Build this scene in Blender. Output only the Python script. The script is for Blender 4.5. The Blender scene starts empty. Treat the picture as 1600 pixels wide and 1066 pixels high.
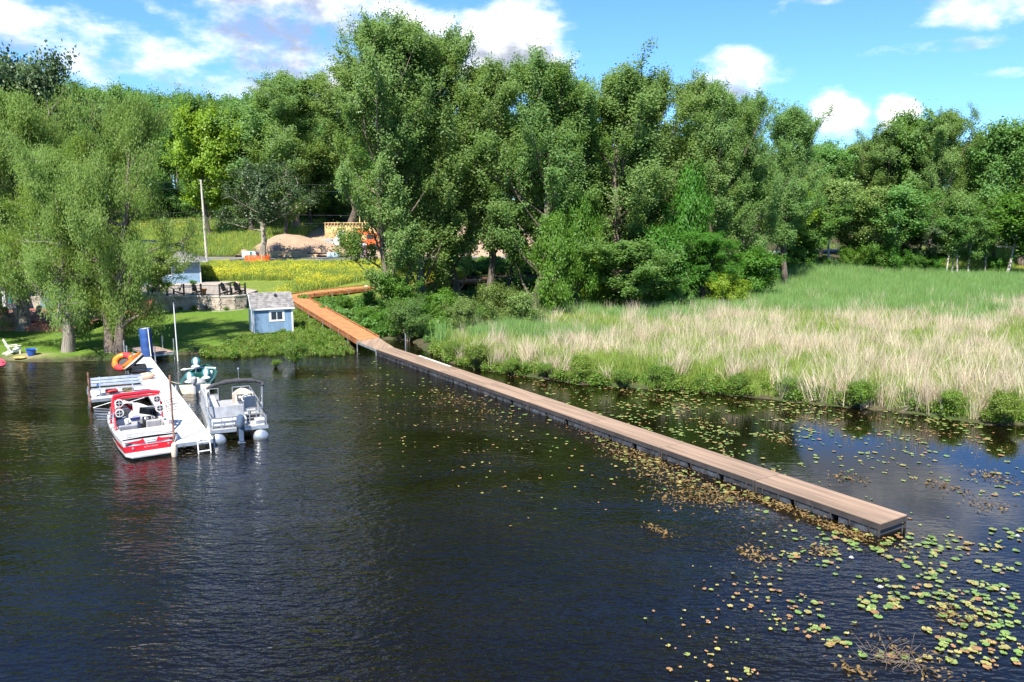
import bpy, bmesh, math, random
import numpy as np
from math import sin, cos, pi, radians as R
from mathutils import Vector, Matrix

sc = bpy.context.scene
COL = sc.collection
rng = np.random.default_rng(7)
random.seed(7)

# ------------------------------------------------------------------ camera
F_PX, PITCH, CAM_H = 1244.0, math.atan(192 / 1244.0), 10.0
cam_d = bpy.data.cameras.new('camera')
cam_d.sensor_width = 36.0
cam_d.lens = 36.0 * F_PX / 1600.0
cam_d.clip_end = 3000
cam = bpy.data.objects.new('camera', cam_d)
COL.objects.link(cam)
cam.location = (0, 0, CAM_H)
cam.rotation_euler = (pi / 2 - PITCH, 0, 0)
sc.camera = cam

# ------------------------------------------------------------------ sun and sky
SUN_EL, SUN_AZ = R(51), R(196)          # azimuth clockwise from +Y (view direction): behind the camera, slightly left
sun_vec = Vector((sin(SUN_AZ) * cos(SUN_EL), cos(SUN_AZ) * cos(SUN_EL), sin(SUN_EL)))
sd = bpy.data.lights.new('sun', 'SUN')
sd.energy = 3.7
sd.angle = R(0.53)
sd.color = (1.0, 0.95, 0.86)
sun = bpy.data.objects.new('sun', sd)
COL.objects.link(sun)
sun.rotation_euler = sun_vec.to_track_quat('Z', 'Y').to_euler()

sc.view_settings.view_transform = 'Standard'
sc.view_settings.look = 'None'
sc.view_settings.gamma = 1.0
sc.view_settings.use_curve_mapping = False
sc.view_settings.exposure = 1.8

def build_world():
    w = bpy.data.worlds.new('World')
    sc.world = w
    w.use_nodes = True
    nt = w.node_tree
    N, L = nt.nodes, nt.links
    N.clear()
    out = N.new('ShaderNodeOutputWorld')
    bg = N.new('ShaderNodeBackground')
    sky = N.new('ShaderNodeTexSky')
    sky.sky_type = 'NISHITA'
    sky.sun_disc = False
    sky.sun_elevation = SUN_EL
    sky.sun_rotation = SUN_AZ
    sky.air_density = 1.0
    sky.dust_density = 0.1
    sky.ozone_density = 3.0
    tc = N.new('ShaderNodeTexCoord')

    def math_(op, a, b=None, c=None, clamp=False):
        n = N.new('ShaderNodeMath'); n.operation = op; n.use_clamp = clamp
        for i, v in enumerate((a, b, c)):
            if v is None: continue
            if isinstance(v, (int, float)): n.inputs[i].default_value = v
            else: L.new(v, n.inputs[i])
        return n.outputs[0]

    def vmath(op, a, b):
        n = N.new('ShaderNodeVectorMath'); n.operation = op
        for i, v in enumerate((a, b)):
            if isinstance(v, tuple): n.inputs[i].default_value = v
            else: L.new(v, n.inputs[i])
        return n
    d = tc.outputs['Generated']

    def noise(vec, scale, detail, rough, off=(0, 0, 0), squash=(1, 1, 2.0)):
        v = vmath('MULTIPLY', vec, squash).outputs[0]
        v = vmath('ADD', v, off).outputs[0]
        n = N.new('ShaderNodeTexNoise')
        n.inputs['Scale'].default_value = scale
        n.inputs['Detail'].default_value = detail
        n.inputs['Roughness'].default_value = rough
        L.new(v, n.inputs['Vector'])
        return n.outputs['Fac']
    # clouds in view, and unseen ones above it added for the water to reflect: azimuth, elevation (degrees), half widths
    blobs = CLOUDS
    def field(vec):
        lump = noise(vec, 5.5, 9, 0.58, (3.1, 1.7, 0.4))
        fine = noise(vec, 17.0, 8, 0.6, (0.3, 5.2, 1.1))
        big = noise(vec, 2.1, 2, 0.5, (7.3, 2.2, 3.0), (1, 1, 1.5))
        f = math_('MULTIPLY_ADD', lump, 1.9, math_('MULTIPLY_ADD', fine, 0.55, -1.22))
        acc = math_('MULTIPLY_ADD', big, 1.2, -0.80)
        for az, el, wa, we, amp in blobs:
            a, e = R(az), R(el)
            c = (sin(a) * cos(e), cos(a) * cos(e), sin(e))
            df = vmath('SUBTRACT', vec, c).outputs[0]
            # local tangent axes at the blob
            ta = (cos(a), -sin(a), 0.0)
            te = (-sin(a) * sin(e), -cos(a) * sin(e), cos(e))
            x = vmath('DOT_PRODUCT', df, tuple(q / R(wa) for q in ta)).outputs['Value']
            y = vmath('DOT_PRODUCT', df, tuple(q / R(we) for q in te)).outputs['Value']
            rr = math_('ADD', math_('MULTIPLY', x, x), math_('MULTIPLY', y, y))
            fr = vmath('DOT_PRODUCT', vec, c).outputs['Value']
            g = math_('MULTIPLY', math_('DIVIDE', amp, math_('ADD', math_('MULTIPLY', rr, rr), 1.0)), math_('GREATER_THAN', fr, 0.0))
            acc = math_('MAXIMUM', acc, math_('SUBTRACT', g, 0.35)) if amp > 0 else math_('ADD', acc, g)
        return math_('ADD', f, acc)
    f0 = field(d)
    f1 = field(vmath('ADD', d, (0.0, -0.02, 0.035)).outputs[0])   # a little higher: what shades the cloud base
    mr = N.new('ShaderNodeMapRange'); mr.interpolation_type = 'SMOOTHSTEP'
    mr.inputs['From Min'].default_value = 0.0
    mr.inputs['From Max'].default_value = 0.40
    L.new(f0, mr.inputs['Value'])
    mask = mr.outputs[0]
    sh = N.new('ShaderNodeMapRange'); sh.interpolation_type = 'SMOOTHSTEP'
    sh.inputs['From Min'].default_value = 0.03
    sh.inputs['From Max'].default_value = 0.38
    L.new(f1, sh.inputs['Value'])
    cc = N.new('ShaderNodeMix'); cc.data_type = 'RGBA'
    cc.inputs['A'].default_value = (5.2, 5.2, 5.3, 1)
    cc.inputs['B'].default_value = (1.65, 1.85, 2.25, 1)
    L.new(sh.outputs[0], cc.inputs['Factor'])
    mx = N.new('ShaderNodeMix'); mx.data_type = 'RGBA'
    L.new(mask, mx.inputs['Factor'])
    tint = N.new('ShaderNodeMix'); tint.data_type = 'RGBA'; tint.blend_type = 'MULTIPLY'
    tint.inputs['Factor'].default_value = 1.0
    tint.inputs['B'].default_value = (.36, .56, .82, 1)
    L.new(sky.outputs[0], tint.inputs['A'])
    L.new(tint.outputs['Result'], mx.inputs['A'])
    L.new(cc.outputs['Result'], mx.inputs['B'])
    L.new(mx.outputs['Result'], bg.inputs['Color'])
    bg.inputs['Strength'].default_value = 0.088
    L.new(bg.outputs[0], out.inputs[0])

# azimuth, elevation, half width, half height, amplitude
CLOUDS = [(-21, 10.0, 13, 4.8, .62), (-33, 11, 6, 3.5, .5), (-14, 16.5, 13, 5, .62), (-16, 23, 8, 5, .62), (-8, 12, 6, 4, .5), (0, 11.5, 5.5, 3.4, .6), (3.5, 9.5, 3, 2.5, .5),
          (14.5, 9.5, 3.0, 2.4, .55), (21.5, 6.2, 2.0, 1.6, .6), (25.3, 6.4, 1.4, 1.4, .6),
          (30.5, 12.8, 6, 1.9, .66), (27, 10.3, 6.0, .6, .45), (33, 8.5, 4, .5, .42), (22, 13.6, 3, .5, .42), (25, 18.5, 8, 4, .7), (16, 22, 7, 4, .45), (24, 13, 3, .6, .3)]
build_world()
# ------------------------------------------------------------------ helpers
def ray(px, py):
    u, v = (px - 800) / F_PX, (py - 533) / F_PX
    return (u, cos(PITCH) - v * sin(PITCH), -sin(PITCH) - v * cos(PITCH))
def W(px, py, z=0.0):
    """point of the place at height z that the photograph shows at px, py"""
    r = ray(px, py); t = (CAM_H - z) / -r[2]
    return Vector((r[0] * t, r[1] * t, z))
def WY(px, py, Y):
    r = ray(px, py); t = Y / r[1]
    return Vector((r[0] * t, Y, CAM_H + r[2] * t))

def tag(o, label=None, cat=None, group=None, kind=None):
    for k, v in (('label', label), ('category', cat), ('group', group), ('kind', kind)):
        if v: o[k] = v
    return o
def empty(name, loc=(0, 0, 0), rz=0.0, label=None, cat=None, group=None):
    o = bpy.data.objects.new(name, None)
    COL.objects.link(o)
    o.location = loc; o.rotation_euler = (0, 0, rz); o.empty_display_size = 0.2
    return tag(o, label, cat, group)
def link(name, me, mat=None, parent=None, loc=None, rot=None):
    o = bpy.data.objects.new(name, me)
    COL.objects.link(o)
    if mat is not None and not me.materials: me.materials.append(mat)
    if parent is not None: o.parent = parent
    if loc is not None: o.location = loc
    if rot is not None: o.rotation_euler = rot
    return o
def copy_tree(o, parent=None):
    c = o.copy(); COL.objects.link(c); c.parent = parent
    for ch in o.children: copy_tree(ch, c)
    return c

class MB:
    """collects shapes, then links them as ONE mesh object"""
    def __init__(s): s.v = []; s.f = []; s.mi = []; s.cur = 0
    def add(s, vs, fs):
        n = len(s.v); s.v.extend([tuple(p) for p in vs])
        for f in fs: s.f.append([i + n for i in f]); s.mi.append(s.cur)
        return s
    def box(s, c, d, rz=0.0, rx=0.0, ry=0.0):
        M_ = Matrix.Translation(c) @ Matrix.Rotation(rz, 4, 'Z') @ Matrix.Rotation(ry, 4, 'Y') @ Matrix.Rotation(rx, 4, 'X')
        vs = [M_ @ Vector((sx * d[0] / 2, sy * d[1] / 2, sz * d[2] / 2)) for sx in (-1, 1) for sy in (-1, 1) for sz in (-1, 1)]
        return s.add(vs, [(0, 1, 3, 2), (4, 6, 7, 5), (0, 4, 5, 1), (2, 3, 7, 6), (0, 2, 6, 4), (1, 5, 7, 3)])
    def span(s, x0, x1, y0, y1, z0, z1):
        return s.box(((x0 + x1) / 2, (y0 + y1) / 2, (z0 + z1) / 2), (abs(x1 - x0), abs(y1 - y0), abs(z1 - z0)))
    def tube(s, pts, r, n=8, cap=True):
        pts = [Vector(p) for p in pts]; k = len(pts)
        rr = r if isinstance(r, (list, tuple)) else [r] * k
        rings = []; ref = None
        for i, p in enumerate(pts):
            t = (pts[min(i + 1, k - 1)] - pts[max(i - 1, 0)])
            if t.length < 1e-9: t = Vector((0, 0, 1))
            t.normalize()
            if ref is None: ref = Vector((0, 0, 1)) if abs(t.z) < .9 else Vector((1, 0, 0))
            a = t.cross(ref)
            if a.length < 1e-6: a = t.cross(Vector((0, 1, 0)))
            a.normalize(); b = a.cross(t).normalized(); ref = b
            rings.append([p + (a * cos(2 * pi * j / n) + b * sin(2 * pi * j / n)) * rr[i] for j in range(n)])
        vs = [q for g in rings for q in g]
        fs = [(i * n + j, i * n + (j + 1) % n, (i + 1) * n + (j + 1) % n, (i + 1) * n + j) for i in range(k - 1) for j in range(n)]
        if cap: fs += [tuple(range(n - 1, -1, -1)), tuple((k - 1) * n + j for j in range(n))]
        return s.add(vs, fs)
    def bar(s, p0, p1, w, h):
        p0, p1 = Vector(p0), Vector(p1); t = (p1 - p0).normalized()
        up = Vector((0, 0, 1)) if abs(t.z) < .95 else Vector((0, 1, 0))
        a = t.cross(up).normalized() * (w / 2); b = a.cross(t).normalized() * (h / 2)
        vs = [p + x * a + y * b for p in (p0, p1) for x, y in ((-1, -1), (1, -1), (1, 1), (-1, 1))]
        return s.add(vs, [(3, 2, 1, 0), (4, 5, 6, 7), (0, 1, 5, 4), (1, 2, 6, 5), (2, 3, 7, 6), (3, 0, 4, 7)])
    def lathe(s, prof, n=16, c=(0, 0, 0)):
        vs = [(c[0] + r * cos(2 * pi * j / n), c[1] + r * sin(2 * pi * j / n), c[2] + z) for r, z in prof for j in range(n)]
        fs = [(i * n + j, i * n + (j + 1) % n, (i + 1) * n + (j + 1) % n, (i + 1) * n + j) for i in range(len(prof) - 1) for j in range(n)]
        fs += [tuple(range(n - 1, -1, -1)), tuple((len(prof) - 1) * n + j for j in range(n))]
        return s.add(vs, fs)
    def prism(s, pts, z0, z1):
        n = len(pts)
        vs = [(p[0], p[1], z0) for p in pts] + [(p[0], p[1], z1) for p in pts]
        return s.add(vs, [tuple(range(n - 1, -1, -1)), tuple(range(n, 2 * n))] + [(i, (i + 1) % n, n + (i + 1) % n, n + i) for i in range(n)])
    def hull(s, a, b):
        """closed solid between two equal loops of points"""
        n = len(a)
        return s.add(list(a) + list(b), [tuple(range(n - 1, -1, -1)), tuple(range(n, 2 * n))] + [(i, (i + 1) % n, n + (i + 1) % n, n + i) for i in range(n)])
    def loft(s, rings, close=False, caps=False):
        n = len(rings[0]); vs = [p for g in rings for p in g]
        m = n if close else n - 1
        fs = [(i * n + j, i * n + (j + 1) % n, (i + 1) * n + (j + 1) % n, (i + 1) * n + j) for i in range(len(rings) - 1) for j in range(m)]
        if caps: fs += [tuple(range(n - 1, -1, -1)), tuple((len(rings) - 1) * n + j for j in range(n))]
        return s.add(vs, fs)
    def mesh(s, name, smooth=False):
        me = bpy.data.meshes.new(name)
        me.from_pydata(s.v, [], s.f); me.update()
        bm = bmesh.new(); bm.from_mesh(me); bmesh.ops.recalc_face_normals(bm, faces=bm.faces); bm.to_mesh(me); bm.free()
        if any(s.mi): me.polygons.foreach_set('material_index', s.mi)
        if smooth: me.polygons.foreach_set('use_smooth', [True] * len(me.polygons))
        return me
    def build(s, name, mat, parent=None, loc=None, rot=None, smooth=False, bevel=0.0, subd=0):
        me = s.mesh(name, smooth)
        for m in (mat if isinstance(mat, (list, tuple)) else [mat]): me.materials.append(m)
        o = link(name, me, None, parent, loc, rot)
        if smooth and not subd: me.set_sharp_from_angle(angle=R(40))
        if bevel:
            b = o.modifiers.new('bevel', 'BEVEL'); b.width = bevel; b.segments = 2; b.limit_method = 'ANGLE'
        if subd:
            b = o.modifiers.new('sub', 'SUBSURF'); b.levels = subd; b.render_levels = subd
        return o

def np_mesh(name, verts, quads, mats=(), mi=None, smooth=False):
    verts = np.asarray(verts, dtype=np.float32); quads = np.asarray(quads, dtype=np.int32)
    me = bpy.data.meshes.new(name)
    k = quads.shape[1]
    me.vertices.add(len(verts)); me.vertices.foreach_set('co', verts.ravel())
    me.loops.add(quads.size); me.loops.foreach_set('vertex_index', quads.ravel())
    me.polygons.add(len(quads)); me.polygons.foreach_set('loop_start', np.arange(0, quads.size, k, dtype=np.int32))
    try: me.polygons.foreach_set('loop_total', np.full(len(quads), k, dtype=np.int32))
    except Exception: pass
    for m in mats: me.materials.append(m)
    if mi is not None: me.polygons.foreach_set('material_index', np.asarray(mi, dtype=np.int32))
    if smooth: me.polygons.foreach_set('use_smooth', np.ones(len(quads), dtype=bool))
    me.update(calc_edges=True)
    return me

# ------------------------------------------------------------------ materials
class NT:
    def __init__(s, name):
        s.m = bpy.data.materials.new(name); s.m.use_nodes = True
        s.t = s.m.node_tree; s.N = s.t.nodes; s.L = s.t.links
        s.N.clear()
        s.out = s.N.new('ShaderNodeOutputMaterial')
        s.p = s.N.new('ShaderNodeBsdfPrincipled')
        s.L.new(s.p.outputs[0], s.out.inputs[0])
    def new(s, t, **k):
        n = s.N.new(t)
        for a, b in k.items(): setattr(n, a, b)
        return n
    def set(s, sock, v):
        if isinstance(v, bpy.types.NodeSocket): s.L.new(v, sock)
        elif isinstance(v, (tuple, list)) and len(v) == 3 and sock.type == 'RGBA': sock.default_value = (*v, 1)
        else: sock.default_value = v
    def noise(s, vec, scale, detail=4, rough=.55, out='Fac'):
        n = s.new('ShaderNodeTexNoise'); s.set(n.inputs['Scale'], scale); s.set(n.inputs['Detail'], detail); s.set(n.inputs['Roughness'], rough)
        if vec is not None: s.L.new(vec, n.inputs['Vector'])
        return n.outputs[out]
    def mix(s, fac, a, b, blend='MIX'):
        n = s.new('ShaderNodeMix', data_type='RGBA', blend_type=blend)
        s.set(n.inputs['Factor'], fac); s.set(n.inputs['A'], a); s.set(n.inputs['B'], b)
        return n.outputs['Result']
    def math(s, op, a, b=0.0, clamp=False):
        n = s.new('ShaderNodeMath', operation=op, use_clamp=clamp); s.set(n.inputs[0], a); s.set(n.inputs[1], b)
        return n.outputs[0]
    def ramp(s, v, a, b, c=0., d=1.):
        n = s.new('ShaderNodeMapRange', interpolation_type='SMOOTHSTEP')
        s.L.new(v, n.inputs['Value']); s.set(n.inputs['From Min'], a); s.set(n.inputs['From Max'], b); s.set(n.inputs['To Min'], c); s.set(n.inputs['To Max'], d)
        return n.outputs[0]
    def mapping(s, vec, scale=(1, 1, 1), rot=(0, 0, 0), loc=(0, 0, 0)):
        n = s.new('ShaderNodeMapping'); s.set(n.inputs['Scale'], scale); s.set(n.inputs['Rotation'], rot); s.set(n.inputs['Location'], loc)
        s.L.new(vec, n.inputs['Vector']); return n.outputs[0]
    def obj(s): return s.new('ShaderNodeTexCoord').outputs['Object']
    def pos(s): return s.new('ShaderNodeNewGeometry').outputs['Position']
    def bump(s, h, strength=.3, dist=.02):
        n = s.new('ShaderNodeBump'); s.set(n.inputs['Strength'], strength); s.set(n.inputs['Distance'], dist); s.L.new(h, n.inputs['Height'])
        s.L.new(n.outputs[0], s.p.inputs['Normal'])

def mat(name, col, rough=.6, var=.18, scale=3.0, col2=None, bump=0.0, metal=0.0, spec=.5, stretch=(1, 1, 1), fine=30.0, bdist=.02):
    """painted, plastic, wood, metal ... a base colour with wear and fine relief in object space"""
    t = NT(name); oi = t.new('ShaderNodeObjectInfo'); va = t.new('ShaderNodeVectorMath', operation='ADD'); t.L.new(t.obj(), va.inputs[0]); t.L.new(oi.outputs['Location'], va.inputs[1]); v = t.mapping(va.outputs[0], stretch)
    a = t.noise(v, scale, 5, .6); b = t.noise(v, fine, 3, .6)
    c2 = col2 or tuple(max(0, x * (1 - 2 * var)) for x in col)
    c1 = col if col2 else tuple(min(1, x * (1 + var * .6)) for x in col)
    c = t.mix(t.ramp(a, .3, .7), c1, c2)
    c = t.mix(t.math('MULTIPLY', t.ramp(b, .45, .7), min(.5, var)), c, tuple(x * .6 for x in c2))
    hv = t.new('ShaderNodeHueSaturation'); t.L.new(c, hv.inputs['Color']); t.set(hv.inputs['Value'], t.math('ADD', t.math('MULTIPLY', oi.outputs['Random'], min(.3, var * 1.2)), 1 - min(.15, var * .6))); c = hv.outputs[0]
    t.L.new(c, t.p.inputs['Base Color'])
    t.set(t.p.inputs['Roughness'], t.ramp(b, .2, .8, max(.03, rough - .08), min(1, rough + .08)))
    t.p.inputs['Metallic'].default_value = metal
    t.p.inputs['Specular IOR Level'].default_value = spec
    if bump: t.bump(b, bump, bdist)
    return t.m

def leaf_mat(name, c1, c2, trans=.3, rough=.5, dry=None, spec=.35, back=None):
    t = NT(name)
    g = t.new('ShaderNodeNewGeometry'); oi = t.new('ShaderNodeObjectInfo')
    big = t.noise(t.obj(), .55, 2, .5)
    f = t.math('ADD', t.math('MULTIPLY', g.outputs['Random Per Island'], .6), t.math('MULTIPLY', t.ramp(big, .3, .7), .4))
    c = t.mix(f, c1, c2)
    h = t.new('ShaderNodeHueSaturation')
    t.set(h.inputs['Hue'], t.math('ADD', t.math('MULTIPLY', oi.outputs['Random'], .03), .485))
    t.set(h.inputs['Value'], t.math('ADD', t.math('MULTIPLY', t.noise(t.mapping(oi.outputs['Location'], (3.1, 1.7, 1)), .9, 1), .7), .65))
    t.L.new(c, h.inputs['Color']); c = h.outputs[0]
    if back: c = t.mix(g.outputs['Backfacing'], c, back)
    if dry: c = t.mix(t.math('GREATER_THAN', g.outputs['Random Per Island'], dry[1]), c, dry[0])
    t.L.new(c, t.p.inputs['Base Color'])
    t.p.inputs['Roughness'].default_value = rough
    t.p.inputs['Specular IOR Level'].default_value = spec
    tr = t.new('ShaderNodeBsdfTranslucent')
    t.L.new(t.mix(.5, c, (c2[0] * 1.9, c2[1] * 1.8, c2[2] * .6)), tr.inputs['Color'])
    mx = t.new('ShaderNodeMixShader'); mx.inputs[0].default_value = trans
    t.L.new(t.p.outputs[0], mx.inputs[1]); t.L.new(tr.outputs[0], mx.inputs[2])
    t.L.new(mx.outputs[0], t.out.inputs[0])
    return t.m

MT = {}
MT['bark'] = mat('bark', (.16, .125, .095), .9, .35, 1.2, bump=.8, stretch=(3, 3, .5), fine=9, bdist=.06)
MT['bark_pale'] = mat('bark_pale', (.30, .26, .21), .9, .35, 1.0, bump=.9, stretch=(3, 3, .35), fine=8, bdist=.08)
MT['bark_dark'] = mat('bark_dark', (.085, .07, .058), .9, .3, 1.2, bump=.8, stretch=(3, 3, .5), fine=9, bdist=.06)
MT['birch'] = mat('birch_bark', (.42, .39, .35), .85, .4, 2.0, bump=.3, stretch=(1, 1, 3), fine=7)
MT['cottonwood'] = leaf_mat('cottonwood_leaf', (.110, .195, .048), (.185, .29, .092), .5, .5, spec=.28)
MT['willow'] = leaf_mat('willow_leaf', (.155, .245, .048), (.24, .335, .095), .5, .5, spec=.25)
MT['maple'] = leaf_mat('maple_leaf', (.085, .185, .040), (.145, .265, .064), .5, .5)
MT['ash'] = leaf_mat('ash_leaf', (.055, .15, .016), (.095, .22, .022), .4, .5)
MT['lime'] = leaf_mat('lime_leaf', (.16, .25, .022), (.25, .35, .032), .45, .5)
MT['oak'] = leaf_mat('oak_leaf', (.045, .085, .03), (.075, .12, .045), .28, .45)
MT['shrub'] = leaf_mat('shrub_leaf', (.13, .20, .045), (.20, .275, .075), .38, .5)
MT['edge'] = leaf_mat('edge_plant_leaf', (.085, .16, .02), (.15, .25, .03), .36, .5, dry=((.20, .16, .07), .9))
MT['grass'] = leaf_mat('reed_green', (.16, .24, .04), (.25, .32, .07), .3, .55)
MT['cattail'] = leaf_mat('cattail_green', (.13, .235, .065), (.19, .31, .095), .3, .5)
MT['straw'] = leaf_mat('dry_reed', (.36, .29, .19), (.60, .53, .41), .25, .6)
MT['yellow'] = leaf_mat('yellow_flower', (.52, .48, .03), (.72, .66, .04), .3, .6)
MT['dead'] = leaf_mat('dead_weed', (.13, .075, .03), (.22, .14, .05), .2, .7)
# ------------------------------------------------------------------ terrain
SHORE_PX = [(-900, 575), (-300, 569), (-60, 566), (0, 563), (60, 566), (180, 563), (230, 557), (300, 554), (340, 549), (440, 545), (500, 547), (532, 550),
            (556, 541), (600, 531), (640, 531), (668, 552), (700, 566), (760, 580), (850, 592), (900, 600), (1000, 607), (1100, 614), (1200, 624),
            (1300, 635), (1400, 643), (1500, 658), (1560, 665), (1600, 663), (1700, 672), (2000, 700), (2500, 740)]
SHORE = np.array([W(x, y)[:2] for x, y in SHORE_PX])
SHORE = np.vstack([[-400, 50], SHORE, [[150, 15], [400, 10]]])
ROAD = np.array([(-400, 128), (-120, 122), (-45, 118.5), (-10, 119), (20, 125), (45, 140), (75, 158), (125, 176), (400, 240)], float)

def poly_dist(P, line):
    """distance of points to a polyline, and on which side (positive: beyond it, seen from the lake)"""
    best = np.full(len(P), 1e9); sgn = np.ones(len(P))
    for a, b in zip(line[:-1], line[1:]):
        ab = b - a; t = np.clip(((P - a) @ ab) / (ab @ ab), 0, 1)
        q = a + t[:, None] * ab; d = np.hypot(*(P - q).T)
        cr = ab[0] * (P[:, 1] - a[1]) - ab[1] * (P[:, 0] - a[0])
        m = d < best - 1e-9
        best = np.where(m, d, best); sgn = np.where(m, np.sign(cr), sgn)
    return best, sgn
def inside(P, poly):
    x, y = P.T; c = np.zeros(len(P), bool); n = len(poly)
    for i in range(n):
        (x1, y1), (x2, y2) = poly[i], poly[(i + 1) % n]
        if y1 == y2: continue
        c ^= ((y1 > y) != (y2 > y)) & (x < (x2 - x1) * (y - y1) / (y2 - y1) + x1)
    return c
LAND = np.vstack([SHORE, [[400, 900], [-400, 900]]])
def smooth(x, a, b):
    t = np.clip((x - a) / (b - a), 0, 1); return t * t * (3 - 2 * t)
def vnoise(x, y, s, seed=0):
    r = np.random.default_rng(seed); G_ = r.random((64, 64))
    u, v = x / s, y / s; i, j = np.floor(u).astype(int), np.floor(v).astype(int); fu, fv = u - i, v - j
    fu, fv = fu * fu * (3 - 2 * fu), fv * fv * (3 - 2 * fv)
    g = lambda a, b: G_[a % 64, b % 64]
    return (g(i, j) * (1 - fu) + g(i + 1, j) * fu) * (1 - fv) + (g(i, j + 1) * (1 - fu) + g(i + 1, j + 1) * fu) * fv
def ground_info(P):
    P = np.asarray(P, float).reshape(-1, 2)
    sd_, _ = poly_dist(P, SHORE); land = inside(P, LAND)
    ds = np.where(land, sd_, -sd_)
    rd, rs = poly_dist(P, ROAD); s = rd * rs
    x, y = P.T
    left = 1 - smooth(x, -18, -6)                         # lawn side
    toe = 38 * left + 30 * (1 - left)
    base = np.where(ds > 0, .12 + .22 * smooth(ds, 0, 1.2), -.03 - .35 * np.clip(-ds, 0, 6) ** .8)
    base = base + left * .75 * smooth(ds, 1.5, 20)
    up = np.clip((s + toe) / (toe - 4), 0, 1)
    up = up * up * (3 - 2 * up) * .45 + up * .55
    h = np.where(ds > 0, base + (4.0 - base) * up, base)
    hill = np.clip(s - 5, 0, 400)
    h = h + np.where(s > 5, 14 * (1 - np.exp(-hill * .20 / 14)) , 0)
    nz = (vnoise(x, y, 3.1, 1) - .5) * .22 + (vnoise(x, y, 9, 2) - .5) * .4
    wild = smooth(ds, 2, 8) * (1 - left * (1 - smooth(y, 84, 90))) * smooth(np.abs(s), 4, 8)
    return h + nz * wild, ds, s, left
def H(x, y): return float(ground_info([(x, y)])[0][0])

xs = np.unique(np.concatenate([np.arange(-400, -90, 10), np.arange(-90, -48, 2), np.arange(-48, 40, .6), np.arange(40, 130, 1.5), np.arange(130, 401, 10)]))
ys = np.unique(np.concatenate([np.arange(-60, 14, 6), np.arange(14, 35, 1.5), np.arange(35, 95, .6), np.arange(95, 180, 1.5), np.arange(180, 300, 5), np.arange(300, 901, 30)]))
GX, GY = np.meshgrid(xs, ys)
PP = np.stack([GX.ravel(), GY.ravel()], 1)
gh, gds, gs, gleft = ground_info(PP)
nx, ny = len(xs), len(ys)
ii = (np.arange(ny - 1)[:, None] * nx + np.arange(nx - 1)[None, :]).ravel()
gm = np_mesh('ground', np.c_[PP, gh], np.c_[ii, ii + 1, ii + nx + 1, ii + nx], smooth=True)
# what grows or lies where: red lawn, green meadow, blue bare earth; none = wood floor and marsh mud
lawn = gleft * (1 - smooth(PP[:, 1], 78, 82)) * smooth(gds, .35, 1.0)
mead = smooth(-gs, 3.2, 5) * np.maximum(gleft * smooth(PP[:, 1], 79, 83), smooth(PP[:, 0], 62, 75) * smooth(PP[:, 1], 124, 128)) \
    + smooth(gs, 6, 10) * (1 - smooth(PP[:, 0], -38, -30)) * (1 - smooth(gs, 30, 40))
bare = smooth(gs, 3, 4) * smooth(PP[:, 0], -42, -36) * (1 - smooth(PP[:, 0], 4, 10)) * (1 - smooth(gs, 26, 34)) \
    + .8 * np.exp(-(((PP[:, 0] + 34.6) / 1.5) ** 2 + ((PP[:, 1] - 56.3) / .55) ** 2))
ca = gm.color_attributes.new('zone', 'FLOAT_COLOR', 'POINT')
ca.data.foreach_set('color', np.clip(np.c_[lawn, mead, bare, smooth(-gds, -.5, .2)], 0, 1).astype(np.float32).ravel())

t = NT('ground')
at = t.new('ShaderNodeVertexColor', layer_name='zone')
sp = t.new('ShaderNodeSeparateColor'); t.L.new(at.outputs[0], sp.inputs[0])
P_ = t.pos()
n1, n2, n3 = t.noise(P_, .35, 5, .6), t.noise(P_, 2.2, 5, .65), t.noise(P_, 14, 4, .6)
soil = t.mix(t.ramp(n2, .35, .65), (.042, .036, .022), (.075, .068, .036))
soil = t.mix(t.ramp(n1, .45, .62), soil, (.04, .062, .018))
lw = t.mix(t.ramp(n2, .3, .7), (.07, .14, .014), (.115, .19, .026))
lw = t.mix(t.math('MULTIPLY', t.ramp(n1, .42, .68), .5), lw, (.14, .17, .04))
lw = t.mix(t.math('MULTIPLY', t.ramp(n3, .42, .7), .75), lw, (.04, .085, .010))
lw = t.mix(t.math('MULTIPLY', t.ramp(t.noise(P_, 33, 3, .7), .5, .75), .5), lw, (.13, .19, .035))
md = t.mix(t.ramp(n2, .35, .65), (.09, .14, .025), (.16, .19, .035))
br = t.mix(t.ramp(n2, .3, .7), (.29, .21, .14), (.36, .28, .195))
br = t.mix(t.math('MULTIPLY', t.ramp(n3, .5, .75), .5), br, (.27, .19, .12))
c = t.mix(sp.outputs[0], soil, lw); c = t.mix(sp.outputs[1], c, md); c = t.mix(sp.outputs[2], c, br)
t.L.new(c, t.p.inputs['Base Color']); t.p.inputs['Roughness'].default_value = .95; t.p.inputs['Specular IOR Level'].default_value = .1
t.bump(t.math('ADD', t.math('MULTIPLY', n3, .5), n2), .7, .12)
gm.materials.append(t.m)
tag(link('ground', gm), kind='structure')

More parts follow.
